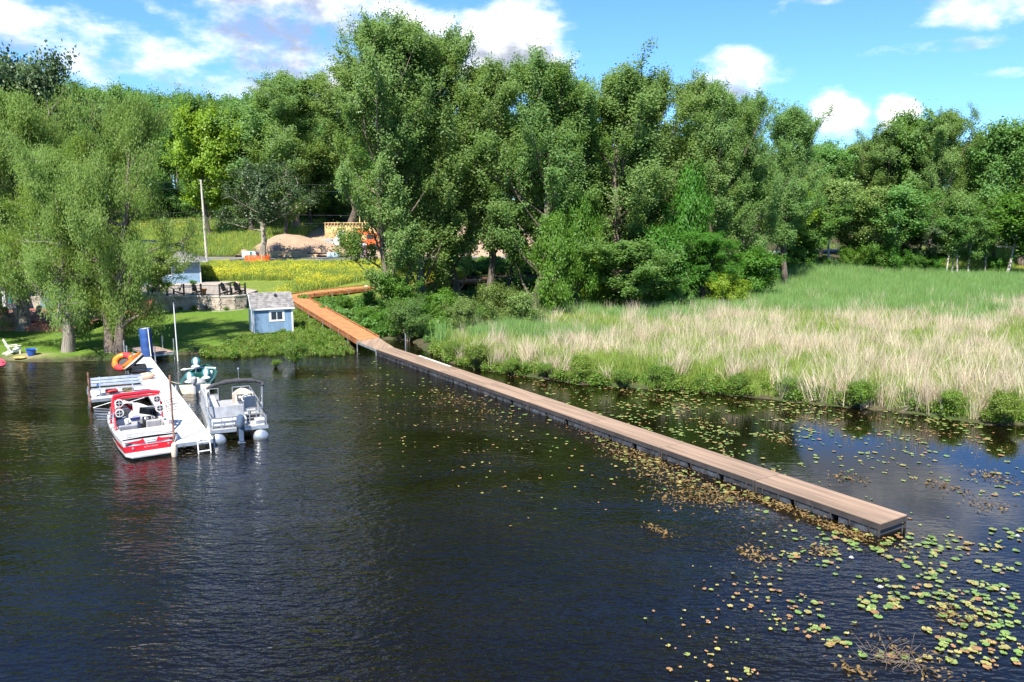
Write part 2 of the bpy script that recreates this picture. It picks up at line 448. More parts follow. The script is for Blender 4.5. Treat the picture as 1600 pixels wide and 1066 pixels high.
# road with a paler shoulder
def strip(name, line, half, dz, m, off=0.0):
    pts = []
    L_ = np.array(line); seg = np.hypot(*np.diff(L_, axis=0).T); cum = np.r_[0, np.cumsum(seg)]
    tt = np.arange(0, cum[-1], 3.0); X = np.interp(tt, cum, L_[:, 0]); Y = np.interp(tt, cum, L_[:, 1])
    for _ in range(6):
        X[1:-1] = (X[:-2] + X[1:-1] + X[2:]) / 3; Y[1:-1] = (Y[:-2] + Y[1:-1] + Y[2:]) / 3
    dx, dy = np.gradient(X), np.gradient(Y); n = np.hypot(dx, dy); nx_, ny_ = -dy / n, dx / n
    mb = MB(); rows = []
    for k in range(len(X)):
        z = 4.0 + dz
        a, b = off - half, off + half
        rows.append([(X[k] + nx_[k] * q, Y[k] + ny_[k] * q, zz) for q, zz in ((a, z - .25), (a, z), (b, z), (b, z - .25))])
    mb.loft(rows)
    return mb.build(name, m)
road_m = mat('asphalt', (.20, .195, .19), .9, .2, .4, bump=.2)
tag(strip('road', ROAD, 3.3, .10, road_m), kind='structure')
tag(strip('road_shoulder', ROAD, .8, .06, mat('gravel', (.42, .36, .28), .95, .25, .8, bump=.5), off=4.0), kind='structure')

# ------------------------------------------------------------------ water
t = NT('water')
P_ = t.pos()
sx = t.new('ShaderNodeSeparateXYZ'); t.L.new(P_, sx.inputs[0])
# the floating dock shelters the water behind it
side = t.math('ADD', t.math('MULTIPLY', sx.outputs[0], .62), t.math('MULTIPLY', sx.outputs[1], .30))
calm = t.ramp(t.math('ADD', side, t.math('MULTIPLY', t.noise(P_, .12, 2), 5.0)), 12.5, 19.5, 1.0, .05)
puff = t.ramp(t.noise(t.mapping(P_, (1, 2.2, 1), (0, 0, R(20))), .075, 3, .55), .32, .68, .25, 1.3)
warp = t.mapping(P_, (1.0, 2.3, 1), (0, 0, R(-6)))
w1 = t.noise(warp, 1.15, 2, .5); w2 = t.noise(t.mapping(P_, (1.3, 2.6, 1), (0, 0, R(14)), (4, 2, 0)), 2.5, 2, .5); w3 = t.noise(P_, 7.5, 2, .5)
hgt = t.math('ADD', t.math('ADD', t.math('MULTIPLY', w1, .060), t.math('MULTIPLY', w2, .045)), t.math('MULTIPLY', w3, .004))
hgt = t.math('MULTIPLY', t.math('MULTIPLY', hgt, calm), puff)
hgt = t.math('ADD', hgt, t.math('MULTIPLY', t.noise(P_, 1.6, 2), .0016))
t.bump(hgt, 1.0, 1.0)
t.set(t.p.inputs['Base Color'], t.mix(t.ramp(t.noise(P_, .25, 3), .3, .7), (.0030, .0024, .0008), (.0048, .0038, .0013)))
t.p.inputs['Roughness'].default_value = .03
t.p.inputs['IOR'].default_value = 1.4
t.p.inputs['Specular IOR Level'].default_value = .5
wm = np_mesh('water', [(-400, -200, 0), (400, -200, 0), (400, 200, 0), (-400, 200, 0)], [(0, 1, 2, 3)], (t.m,))
tag(link('water', wm), kind='structure')
# ------------------------------------------------------------------ trees
def frames(d):
    d = d / (np.linalg.norm(d, axis=1, keepdims=True) + 1e-9)
    ref = np.where(np.abs(d[:, 2:3]) < .9, [[0, 0, 1.]], [[1., 0, 0]])
    a = np.cross(d, ref); a /= np.linalg.norm(a, axis=1, keepdims=True) + 1e-9
    return d, a, np.cross(a, d)
class Wood:
    def __init__(s): s.v = []; s.f = []; s.n = 0
    def tube(s, pts, r0, r1, n=5, flare=0.0):
        pts = np.asarray(pts, float); k = len(pts)
        tg = np.gradient(pts, axis=0); _, a, b = frames(tg)
        ra = np.linspace(r0, r1, k)
        if flare: ra[0] *= 1 + flare; ra[1] *= 1 + flare * .25
        an = np.arange(n) * 2 * pi / n
        ring = pts[:, None] + (a[:, None] * np.cos(an)[None, :, None] + b[:, None] * np.sin(an)[None, :, None]) * ra[:, None, None]
        s.v.append(ring.reshape(-1, 3))
        i = (np.arange(k - 1)[:, None] * n + np.arange(n)[None]).ravel(); j = (np.arange(k - 1)[:, None] * n + (np.arange(n)[None] + 1) % n).ravel()
        s.f.append(np.c_[i, j, j + n, i + n] + s.n); s.n += k * n
    def mesh(s, name, m): return np_mesh(name, np.vstack(s.v), np.vstack(s.f), (m,), smooth=True)
def leaves_mesh(name, C, D, N_, ln, wd, m, fold=.25):
    """one folded four-cornered leaf at each point: along D, facing N_"""
    D = D / (np.linalg.norm(D, axis=1, keepdims=True) + 1e-9)
    S = np.cross(D, N_); S /= np.linalg.norm(S, axis=1, keepdims=True) + 1e-9
    N2 = np.cross(S, D)
    ln = np.broadcast_to(ln, (len(C),))[:, None]; wd = np.broadcast_to(wd, (len(C),))[:, None]
    v = np.stack([C - D * ln * .5, C + S * wd * .5 + N2 * wd * fold - D * ln * .08, C + D * ln * .5, C - S * wd * .5 + N2 * wd * fold - D * ln * .08], 1).reshape(-1, 3)
    return np_mesh(name, v, np.arange(len(v)).reshape(-1, 4), (m,))
def rand_dirs(r, n):
    d = r.normal(size=(n, 3)); return d / np.linalg.norm(d, axis=1, keepdims=True)

def curve(p, d, L, k, r, up=0.0, wob=.1):
    pts = [np.array(p, float)]; d = np.array(d, float)
    for i in range(k):
        d = d + r.normal(size=3) * wob + np.array([0, 0, up / k]); d /= np.linalg.norm(d)
        pts.append(pts[-1] + d * L / k)
    return np.array(pts), d

def make_tree(kind, seed, Ht, Rc, cb, leaf, bark, nl=26, nsec=7, ntw=4, per=48, spread=.5, ls=(.20, .16), el=(35, 65), prof='col', r0=.35, up=.5, droop=0.0, lean=(0, 0), trunks=1, bare=0.0, skew=0.0):
    """trunk and limbs as one mesh, all leaves as another; unit: metres, base at the origin"""
    r = np.random.default_rng(seed); wd = Wood(); cen = []; sec_dir = []
    for tk in range(trunks):
        a0 = r.uniform(0, 2 * pi); k = 12
        ht = Ht * (1 if tk == 0 else r.uniform(.75, .97))
        z = np.linspace(0, ht, k + 1)
        off = np.cumsum(r.normal(size=(k + 1, 2)) * Ht * .008, axis=0); off[0] = 0
        sp_ = (0 if trunks == 1 else Rc * .42) * (z / ht) ** 1.1
        tp = np.c_[off[:, 0] + cos(a0) * sp_ + lean[0] * z / Ht + (cos(a0) * r0 * .9 if trunks > 1 else 0), off[:, 1] + sin(a0) * sp_ + lean[1] * z / Ht + (sin(a0) * r0 * .9 if trunks > 1 else 0), z]
        tp[0, 2] = -.5
        wd.tube(tp, r0 if trunks == 1 else r0 * .75, .03, 8, .35)
        for i in range(nl // trunks):
            f = cb + (0.985 - cb) * ((i + r.uniform(0, 1)) / (nl // trunks)) ** .85
            h = f * ht; q = (f - cb) / (1 - cb)
            base = np.array([np.interp(h, z, tp[:, 0]), np.interp(h, z, tp[:, 1]), h])
            if prof == 'col': w = (.45 + .7 * sin(pi * min(1, q * .85 + .10))) * (1 - q ** 3 * .8)
            elif prof == 'round': w = max(.25, sin(pi * (q * .78 + .2))) * 1.05
            elif prof == 'flat': w = .5 + .75 * q - .75 * q ** 5
            else: w = 1.05 - .85 * q
            L = Rc * w * r.uniform(.6, 1.3) / (trunks ** .5)
            az = i * 2.39996 + r.uniform(-.5, .5); e = R(r.uniform(*el)) * (.75 + .5 * q)
            e = min(e, R(82))
            d = np.array([cos(az) * cos(e), sin(az) * cos(e), sin(e)])
            L = min(L / max(.45, cos(e)), (Ht * 1.03 - h) / max(.12, sin(e))) if prof != 'flat' else L
            L = max(L, Rc * .22)
            pl, dl = curve(base, d, L, 6, r, up=up * .5, wob=.09)
            if droop: pl[:, 2] -= droop * np.linspace(0, 1, 7) ** 2 * L * .6
            rb = max(.025, r0 * .36 * (1 - f * .75))
            wd.tube(pl, rb, .018, 5)
            for s_ in range(nsec):
                tpos = r.uniform(.25, 1.0) if s_ else 1.0
                pb = np.array([np.interp(tpos * 6, range(7), pl[:, c]) for c in range(3)])
                dd = dl * .6 + rand_dirs(r, 1)[0] * .75 + np.array([0, 0, up * .5]); dd /= np.linalg.norm(dd)
                Ls = L * r.uniform(.22, .45) * (1.1 - .5 * tpos) + .35
                ps, d2 = curve(pb, dd, Ls, 4, r, up=up * .3, wob=.15)
                wd.tube(ps, rb * .38 + .006, .008, 4)
                if r.random() < bare: continue
                for q_ in np.linspace(.4, 1.0, ntw):
                    cen.append([np.interp(q_ * 4, range(5), ps[:, c]) for c in range(3)]); sec_dir.append(d2)
    cen = np.array(cen); sec_dir = np.array(sec_dir)
    n = len(cen); rep = r.poisson(per, n); idx = np.repeat(np.arange(n), rep)
    sz = spread * r.uniform(.7, 1.3, n)
    C = cen[idx] + r.normal(size=(len(idx), 3)) * sz[idx][:, None] * (.72 if not droop else .9) + sec_dir[idx] * (r.normal(size=len(idx)) * sz[idx] * (.95 if not droop else .4))[:, None]
    axis = np.c_[np.zeros(len(C)), np.zeros(len(C)), C[:, 2]]
    outw = C - axis; outw /= np.linalg.norm(outw, axis=1, keepdims=True) + .3
    if droop:
        hang = r.random(len(C)) ** 1.4 * droop * 2.6
        C[:, 2] -= hang; C[:, :2] += outw[:, :2] * .25 * hang[:, None] * .3
        keep = C[:, 2] > .25; C, outw = C[keep], outw[keep]
        D = np.c_[r.normal(size=(len(C), 2)) * .75, -np.abs(r.normal(size=len(C))) - .35]
    else:
        D = rand_dirs(r, len(C)) * .9 + np.array([0, 0, -.35]) + outw * .3
    N_ = rand_dirs(r, len(C)) * .65 + np.array([0, 0, .7]) + outw * .9
    l = ls[0] * r.uniform(.7, 1.3, len(C)); w_ = ls[1] * r.uniform(.7, 1.3, len(C))
    return wd.mesh(kind + '_trunk', MT[bark]), leaves_mesh(kind + '_crown', C, D, N_, l, w_, MT[leaf])

PROTO = {}
def proto(key, *a, **k):
    tm, lm = make_tree(*a, **k)
    co = np.empty(len(lm.vertices) * 3, np.float32); lm.vertices.foreach_get('co', co); co = co.reshape(-1, 3)
    PROTO[key] = (float(np.percentile(co[:, 2], 99.85)), float(np.percentile(np.abs(co[:, 0] - np.median(co[:, 0])), 97.5) * .5 + np.percentile(np.abs(co[:, 1] - np.median(co[:, 1])), 97.5) * .5), (tm, lm))
for i in range(4):
    proto(('cottonwood', i), 'cottonwood', 20 + i, 26, 4.6, .16, 'cottonwood', 'bark', nl=40, nsec=8, ntw=4, per=56, spread=.40, ls=(.20, .16), el=(42, 74), prof='col', r0=.42, up=1.0)
for i in range(2):
    proto(('cottonwood_high', i), 'cottonwood', 36 + i, 26, 4.6, .36, 'cottonwood', 'bark', nl=36, nsec=8, ntw=4, per=58, spread=.42, ls=(.20, .16), el=(38, 70), prof='round', r0=.38, up=.9)
for i in range(2):
    proto(('cottonwood_low', i), 'cottonwood', 30 + i, 26, 4.6, .03, 'cottonwood', 'bark', nl=48, nsec=8, ntw=4, per=56, spread=.40, ls=(.20, .16), el=(34, 72), prof='col', r0=.42, up=.9)
for i in range(2):
    proto(('willow', i), 'willow', 40 + i, 17, 7.0, .03, 'willow', 'bark' if i else 'bark_pale', nl=38, nsec=8, ntw=4, per=88, spread=.46, ls=(.24, .07), el=(0, 62), prof='round', r0=.62, up=.35, droop=.26, trunks=1 + i)
for i in range(3):
    proto(('maple', i), 'maple', 60 + i, 20, 5.4, .16, 'maple', 'bark_dark', nl=28, nsec=8, ntw=4, per=38, spread=.6, ls=(.34, .29), el=(30, 60), prof='round', r0=.33, up=.7)
proto(('lime', 0), 'lime', 70, 15, 5.2, .15, 'lime', 'bark_dark', nl=26, nsec=7, ntw=4, per=34, spread=.55, ls=(.34, .29), el=(30, 60), prof='round', r0=.28, up=.7)
proto(('oak', 0), 'oak', 75, 14, 6.2, .26, 'oak', 'bark_pale', nl=22, nsec=8, ntw=3, per=34, spread=.5, ls=(.30, .22), el=(12, 55), prof='round', r0=.5, up=.3, bare=.22)
for i in range(2):
    proto(('ash', i), 'ash', 80 + i, 10, 3.0, .12, 'ash', 'bark', nl=20, nsec=6, ntw=3, per=36, spread=.42, ls=(.30, .14), el=(15, 55), prof='round', r0=.14, up=.1, droop=.25)
for i in range(2):
    proto(('slim', i), 'slim', 90 + i, 14, 2.9, .30, 'maple', 'birch', nl=22, nsec=6, ntw=3, per=38, spread=.45, ls=(.26, .21), el=(35, 60), prof='round', r0=.17, up=.7)
for i in range(3):
    proto(('shrub', i), 'shrub', 100 + i, 4.2, 2.3, .10, 'shrub', 'bark', nl=24, nsec=6, ntw=3, per=26, spread=.26, ls=(.20, .075), el=(25, 70), prof='round', r0=.07, up=.6, trunks=3)
for i in range(2):
    proto(('edge', i), 'edge', 110 + i, 1.3, 1.1, .08, 'edge', 'bark', nl=24, nsec=5, ntw=3, per=44, spread=.15, ls=(.09, .042), el=(40, 80), prof='round', r0=.02, up=.6, trunks=3)
for i in range(2):
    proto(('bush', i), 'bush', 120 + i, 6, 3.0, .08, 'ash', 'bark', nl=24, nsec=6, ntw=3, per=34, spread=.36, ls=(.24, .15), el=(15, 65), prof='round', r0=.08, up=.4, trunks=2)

def plant(key, x, y, top, width, name, label, cat, group=None, rz=None, z=None, part='trunk', crown=None):
    Ht, Rc, (tm, lm) = PROTO[key]
    z = H(x, y) if z is None else z
    e = empty(name, (x, y, z - .05), random.uniform(0, 6.28) if rz is None else rz, label, cat, group)
    k = (top - z) / Ht; kw = width / (2.0 * Rc)
    if part == 'stem': kw = min(kw, 1.25 * k)
    e.scale = (kw, kw, k)
    link(part, tm, None, e)
    l = link('crown' if part == 'trunk' else 'foliage', lm, None, e)
    if crown:
        l.material_slots[0].link = 'OBJECT'; l.material_slots[0].material = MT[crown]
    return e
def tree(key, px, Y, toppx, wpx, *a, **k):
    """a tree whose trunk stands at distance Y below px and whose top shows at toppx, wpx wide in the photograph"""
    dep = Y
    p = WY(px, toppx, Y); s = dep / F_PX
    return plant(key, p.x, Y, p.z, wpx * s, *a, **k)
GRP_C = 'cottonwoods along the shore behind the marsh'
ct = [ # px, Y, top px, width px, label
 (455, 146, 112, 105, 'grey-green cottonwood on the hill left of the tallest tree'),
 (540, 142, 92, 115, 'shorter cottonwood on the left flank of the tallest tree, behind the building site'),
 (606, 76, 27, 145, 'tallest cottonwood of the shore, with a broad spreading crown against the clouds'),
 (655, 80, 36, 120, 'tall cottonwood between the tallest one and the narrow sky gap'),
 (712, 84, 50, 105, 'tall slim ragged cottonwood right of the narrow sky gap'),
 (765, 82, 92, 110, 'cottonwood in the middle of the row with a lower rounded top'),
 (835, 79, 88, 130, 'bushy light green cottonwood in the middle of the shore row'),
 (890, 82, 108, 100, 'cottonwood rising behind the hanging bright green trees'),
 (965, 85, 98, 120, 'broad cottonwood right of the middle with a flat ragged top'),
 (1025, 88, 112, 105, 'cottonwood below and left of the round white cloud'),
 (1085, 92, 122, 105, 'cottonwood under the round white cloud'),
 (1130, 90, 142, 80, 'cottonwood with the pale house showing beneath its crown'),
 (1182, 94, 150, 85, 'dark narrow cottonwood standing apart at the right end of the row'),
 (1238, 104, 168, 75, 'last small cottonwood leaning right beside the two small clouds'),
]
for i, (px, Y, tp, w, lab) in enumerate(ct):
    kd = 'cottonwood_high' if i in (0, 1, 7) else 'cottonwood_low' if i in (2, 3, 4, 6, 10, 12) else 'cottonwood'
    tree((kd, i % (4 if kd == 'cottonwood' else 2)), px, Y, tp - 4, w * (1.12 if i < 3 else 1.28), 'cottonwood_tree', lab, 'tree', GRP_C)
USL = ['left of the tallest cottonwood above the building site', 'behind the left flank of the tallest cottonwood', 'behind the tall slim ragged cottonwood', 'behind the gap left of the bushy light green cottonwood', 'behind the three bare trunks', 'behind the broad flat topped cottonwood', 'left of the pale house', 'behind the dark narrow cottonwood', 'directly behind the tallest cottonwood', 'behind the hanging bright green trees']
# second row: fills the lower storey behind the cottonwoods
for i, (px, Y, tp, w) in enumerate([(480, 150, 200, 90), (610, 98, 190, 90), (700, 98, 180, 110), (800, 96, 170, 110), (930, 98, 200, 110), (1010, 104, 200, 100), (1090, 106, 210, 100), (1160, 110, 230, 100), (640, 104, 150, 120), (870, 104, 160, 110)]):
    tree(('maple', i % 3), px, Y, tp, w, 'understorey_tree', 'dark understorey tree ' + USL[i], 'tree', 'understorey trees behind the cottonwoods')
# hanging bright green trees
tree(('ash', 0), 866, 73, 330, 72, 'hanging_tree', 'bright green tree with hanging leaves beside the willow shrubs', 'tree')
tree(('ash', 1), 905, 76, 300, 62, 'hanging_tree', 'bright green hanging tree leaning over the three bare trunks', 'tree')
tree(('ash', 0), 1078, 84, 252, 80, 'hanging_tree', 'tall bright green hanging tree with a gap to the pale house at its right', 'tree')
tree(('ash', 1), 1035, 80, 350, 100, 'hanging_tree', 'low bright green tree at the back edge of the marsh', 'tree')
tree(('ash', 0), 925, 78, 355, 60, 'sapling', 'yellow-green sapling lit by the sun between dark trunks', 'tree', crown='lime')
tree(('maple', 1), 985, 76, 372, 130, 'round_tree', 'low dark green leafy tree at the marsh edge right of the bare trunks', 'tree')
tree(('cottonwood', 1), 1110, 82, 360, 110, 'low_tree', 'low bright green leafy tree in front of the dark narrow cottonwood', 'tree', crown='ash')
# right-hand wood
FBL = ['under the yellow-green young tree', 'left of the road sign', 'right of the road sign', 'under the pale olive young tree', 'under the pale green young tree with bare twigs', 'under the round dark young tree', 'between the round dark tree and the slim trunks', 'just left of the five slim trunks', 'right of the five slim trunks']
RWL = ['tall tree below the gap between the two small clouds, beyond the reeds', 'tall tree beyond the reeds, right of the small clouds', 'rounded tall tree rising over the pale green young tree', 'tall grey-green tree left of the highest crown beyond the reeds',
       'highest ragged crown of the wood beyond the reeds', 'lower tall tree in the dip right of the highest crown', 'dark tall tree above the row of five slim trunks', 'tall tree at the right edge of the wood', 'tall tree outside the right edge', 'last tall tree outside the right edge', 'lower green tree directly right of the last small cottonwood']
rw = [(1290, 135, 228, 90), (1340, 140, 218, 100), (1395, 138, 196, 100), (1440, 134, 172, 95), (1478, 130, 168, 85), (1530, 140, 205, 90), (1570, 132, 190, 100), (1625, 138, 180, 120), (1690, 140, 190, 120), (1750, 142, 170, 130), (1262, 128, 255, 80)]
for i, (px, Y, tp, w) in enumerate(rw):
    tree(('cottonwood', (i + 1) % 4) if i % 3 else ('maple', i % 3), px, Y, tp, w * 1.0, 'wood_tree', RWL[i], 'tree', 'tall trees of the wood beyond the reeds')
ml = [(1215, 112, 290, 85, 'lime', 'yellow-green young tree in front of the dark narrow cottonwood'), (1262, 118, 300, 80, None, 'young tree beside the diamond road sign'), (1305, 122, 278, 90, 'shrub', 'pale olive young tree, leftmost of the lower trees at the reed bed'),
      (1350, 124, 292, 80, 'shrub', 'pale green young tree with bare twigs at its foot by the road gap'), (1405, 122, 290, 100, None, 'round dark young tree in the middle of the reed bed edge'), (1452, 124, 330, 80, 'oak', 'grey-green young tree left of the pale slim trunks'),
      (1585, 123, 300, 100, 'ash', 'bright green young tree with a thin trunk near the right edge'), (1640, 124, 320, 90, 'ash', 'bright green young tree cut by the right edge')]
for i, (px, Y, tp, w, cr, lab) in enumerate(ml):
    tree(('maple', i % 3) if i % 2 else ('slim', i % 2), px, Y, tp, w * 1.1, 'young_tree', lab, 'tree', crown=cr)
for i, (px, Y, tp, w) in enumerate([(1488, 121, 320, 50), (1496, 122, 310, 50), (1506, 121, 300, 55), (1522, 122, 330, 50), (1548, 124, 340, 40)]):
    tree(('slim', i % 2), px, Y, tp, w * 1.2, 'slim_tree', ['first', 'second', 'third', 'fourth', 'fifth'][i] + ' from the left of five slim pale trunks beyond the reeds', 'tree', 'slim pale trunks beyond the reeds')
for i, (px, Y, tp, w) in enumerate([(1225, 112, 395, 60), (1258, 119, 370, 70), (1290, 120, 400, 60), (1330, 121, 385, 60), (1370, 121, 372, 70), (1400, 121, 380, 70), (1430, 122, 392, 60), (1462, 122, 396, 60), (1560, 125, 400, 50)]):
    tree(('bush', i % 2), px, Y, tp, w * 1.1, 'bush', 'leafy bush ' + FBL[i] + ' beyond the reeds', 'bush', 'bushes at the far side of the reed bed', part='stem')
tree(('bush', 0), 1140, 80, 425, 95, 'bush', 'bright yellow-green bush in front of the wood where the cattails begin', 'bush', part='stem', crown='lime')
tree(('bush', 1), 1170, 88, 385, 110, 'bush', 'large dark leafy bush behind the bright yellow-green bush', 'bush', part='stem')
tree(('bush', 1), 1060, 76, 440, 110, 'bush', 'low dark bush at the back of the dry reeds', 'bush', part='stem', crown='maple')
# willow shrubs in front of the trunks
for px, Y, tp, w, lab in [(722, 66, 462, 100, 'pale green willow shrub nearest the floating dock'), (778, 67.5, 440, 110, 'tallest pale green willow shrub, in the middle of its clump'), (826, 66, 452, 90, 'pale green willow shrub at the right end of its clump'), (636, 64.5, 462, 70, 'leafy green shrub standing by the lone metal post')]:
    tree(('shrub', int(px) % 3), px, Y, tp, w * 1.2, 'willow_shrub', lab, 'shrub', part='stem', crown='cottonwood' if px == 636 else None)
SBL = ['below the bend of the boardwalk', 'at the lower half of the boardwalk', 'at the foot of the boardwalk', 'under the tallest cottonwood', 'in front of the notice board', 'behind the pale willow shrubs', 'by the lone metal post', 'inside the bend of the boardwalk', 'right of the pale willow shrubs']
for j_, (px, Y, tp, w) in enumerate([(538, 78, 462, 60), (572, 71, 478, 60), (606, 67, 480, 60), (622, 76, 425, 90), (575, 82, 452, 55), (690, 73, 450, 60), (655, 70, 470, 50), (535, 85, 458, 50), (880, 68, 500, 60)]):
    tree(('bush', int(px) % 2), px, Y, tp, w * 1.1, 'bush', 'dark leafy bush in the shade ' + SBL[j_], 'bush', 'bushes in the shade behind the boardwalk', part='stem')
# background wood on the hill
k = 0
for row, (Y, dp) in enumerate([(160, 26), (185, 30), (215, 32)]):
    for px in np.arange(-130 + row * 9, 520, dp):
        base_top = np.interp(px, [-150, 90, 140, 250, 340, 420, 520], [110, 132, 138, 148, 152, 160, 170])
        if row == 0: base_top += 32
        if row == 0 and 225 < px < 300: continue
        tree(('maple', k % 3), px + random.uniform(-8, 8), Y + random.uniform(-6, 6), base_top + random.uniform(-6, 14) - row * 2, 64 + random.uniform(-8, 12), 'forest_tree', 'dark green tree in the hill wood, ' + (zl := ['front', 'middle', 'back'][row] + ' row ' + ('above the willows' if px < 130 else 'between the willow and the yellow-green maple' if px < 280 else 'behind the yellow-green maple' if px < 400 else 'beside the tallest cottonwood')), 'tree', 'hill trees, ' + zl); k += 1
for px in np.arange(540, 1800, 46):
    tree(('maple', k % 3), px + random.uniform(-10, 10), 178 + random.uniform(-10, 10), np.interp(px, [540, 1200, 1300, 1500, 1700], [200, 235, 225, 215, 200]) + random.uniform(-8, 12), 80, 'forest_tree', 'green tree in the far wood ' + (zl := 'behind the tall cottonwoods' if px < 1000 else 'behind the right end of the cottonwoods' if px < 1250 else 'under the two small clouds' if px < 1400 else 'behind the highest crown of the right wood' if px < 1600 else 'beyond the right edge'), 'tree', 'far wood ' + zl); k += 1
for i, px in enumerate(range(215, 720, 24)):
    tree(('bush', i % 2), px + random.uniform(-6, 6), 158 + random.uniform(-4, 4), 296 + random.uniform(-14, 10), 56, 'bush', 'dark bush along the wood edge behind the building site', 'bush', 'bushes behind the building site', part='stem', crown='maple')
tree(('lime', 0), 318, 138, 163, 100, 'maple_tree', 'yellow-green maple in front of the dark wood on the hill', 'tree')
tree(('maple', 0), 385, 142, 168, 110, 'maple_tree', 'mid green maple right of the yellow-green one', 'tree', crown='cottonwood')
tree(('maple', 1), 440, 136, 190, 90, 'maple_tree', 'mid green tree above the sand heap', 'tree', crown='cottonwood')
tree(('oak', 0), 402, 118 - 4.5, 248, 128, 'oak_tree', 'gnarled oak by the road with orange netting round its trunk', 'tree')
tree(('maple', 2), 40, 84, 84, 130, 'oak_tree', 'tall dark tree rising behind the left willow', 'tree', crown='oak')
tree(('maple', 0), -60, 80, 60, 150, 'oak_tree', 'tall dark tree cut by the left edge', 'tree', crown='oak')
# willows on the lawn
tree(('willow', 1), 145, 57.0, 150, 200, 'willow_tree', 'large willow with a forked trunk on the lawn by the water', 'tree', rz=R(20))
tree(('willow', 0), 78, 57.5, 225, 185, 'willow_tree', 'willow with a single pale trunk at the left of the lawn', 'tree', rz=R(100))
tree(('willow', 0), 0, 66, 132, 200, 'willow_tree', 'willow behind the others at the left edge', 'tree', rz=R(200))
tree(('willow', 1), -130, 60, 150, 230, 'willow_tree', 'willow beyond the left edge of the lawn', 'tree')
# ------------------------------------------------------------------ materials of built things
MT['deck_brown'] = mat('composite_deck', (.27, .185, .125), .75, .18, .7, bump=.25, stretch=(6, .3, 1), fine=14)
MT['skirt'] = mat('dock_skirt', (.045, .038, .036), .7, .2, 2, bump=.2)
MT['float'] = mat('dock_float', (.06, .066, .075), .6, .35, 2.5, bump=.3)
MT['orange_wood'] = mat('stained_decking', (.44, .20, .075), .75, .16, 1.2, bump=.3, fine=12, col2=(.34, .14, .05))
MT['orange_rim'] = mat('stained_rim', (.30, .11, .035), .8, .2, 1.5, bump=.2)
MT['galv'] = mat('galvanised_steel', (.42, .44, .45), .45, .2, 4, metal=.7)
MT['rust'] = mat('rusty_steel', (.23, .12, .085), .8, .35, 3, metal=.2)
MT['white_deck'] = mat('white_dock_panel', (.60, .60, .585), .5, .05, .8, bump=.15, stretch=(.4, 5, 1), fine=8)
MT['white'] = mat('white_paint', (.64, .64, .63), .35, .06, 2)
MT['gel'] = mat('white_gelcoat', (.58, .58, .57), .2, .05, 1.5)
MT['alu'] = mat('brushed_aluminium', (.50, .52, .55), .38, .12, 3, metal=.75)
MT['grey'] = mat('grey_vinyl', (.24, .25, .27), .55, .15, 3)
MT['lightgrey'] = mat('pale_grey_vinyl', (.32, .32, .315), .5, .10, 3)
MT['cream'] = mat('cream_vinyl', (.60, .50, .38), .5, .10, 3)
MT['black'] = mat('black_plastic', (.018, .018, .02), .5, .2, 4)
MT['red'] = mat('red_gelcoat', (.56, .018, .03), .2, .1, 2)
MT['redfab'] = mat('red_fabric', (.50, .03, .03), .8, .25, 4, bump=.3)
MT['glass_dark'] = mat('tinted_glass', (.02, .025, .03), .06, .1, 2, spec=.8)
MT['green_hull'] = mat('green_hull', (.010, .075, .058), .3, .15, 2)
MT['teal'] = mat('teal_vinyl', (.03, .17, .185), .5, .15, 3)
MT['navy'] = mat('motor_paint', (.07, .10, .15), .3, .1, 3)
MT['orange_pvc'] = mat('orange_pvc', (.62, .12, .012), .4, .15, 2, col2=(.62, .24, .02))
MT['blue_foam'] = mat('blue_foam', (.012, .055, .20), .7, .12, 2, bump=.2)
MT['shed_blue'] = mat('blue_siding', (.155, .25, .365), .8, .12, 2, bump=.2, stretch=(1, 1, .2))
MT['house_blue'] = mat('house_siding', (.17, .27, .38), .8, .08, 1, stretch=(1, 1, 4))
MT['shingle'] = mat('shingle', (.19, .18, .175), .95, .25, 3, bump=.5)
MT['stone'] = mat('wall_block', (.52, .43, .355), .95, .25, 1.6, bump=.7, bdist=.04)
MT['cap'] = mat('cap_block', (.48, .44, .39), .95, .15, 2, bump=.4)
MT['fence_black'] = mat('black_metal', (.012, .012, .013), .4, .1, 3)
MT['red_deck'] = mat('redwood_deck', (.30, .12, .08), .85, .2, 1.5, bump=.3)
MT['wood'] = mat('fresh_lumber', (.60, .44, .24), .8, .2, 2, bump=.2)
MT['osb'] = mat('osb_panel', (.58, .38, .17), .85, .22, 1.5, bump=.3, fine=6)
MT['pole'] = mat('weathered_pole', (.46, .42, .37), .9, .2, 1, stretch=(4, 4, .3))
MT['net'] = mat('orange_netting', (.62, .11, .02), .7, .2, 4)
MT['pink'] = mat('pink_plastic', (.75, .10, .16), .4, .1, 2)
MT['blue_plastic'] = mat('blue_plastic', (.02, .09, .35), .4, .1, 3)
MT['pavers'] = mat('paving', (.30, .26, .22), .9, .15, 1.5, bump=.4)
MT['sand'] = mat('sand_heap', (.29, .20, .13), .98, .08, .6, bump=.9, fine=5, bdist=.15)

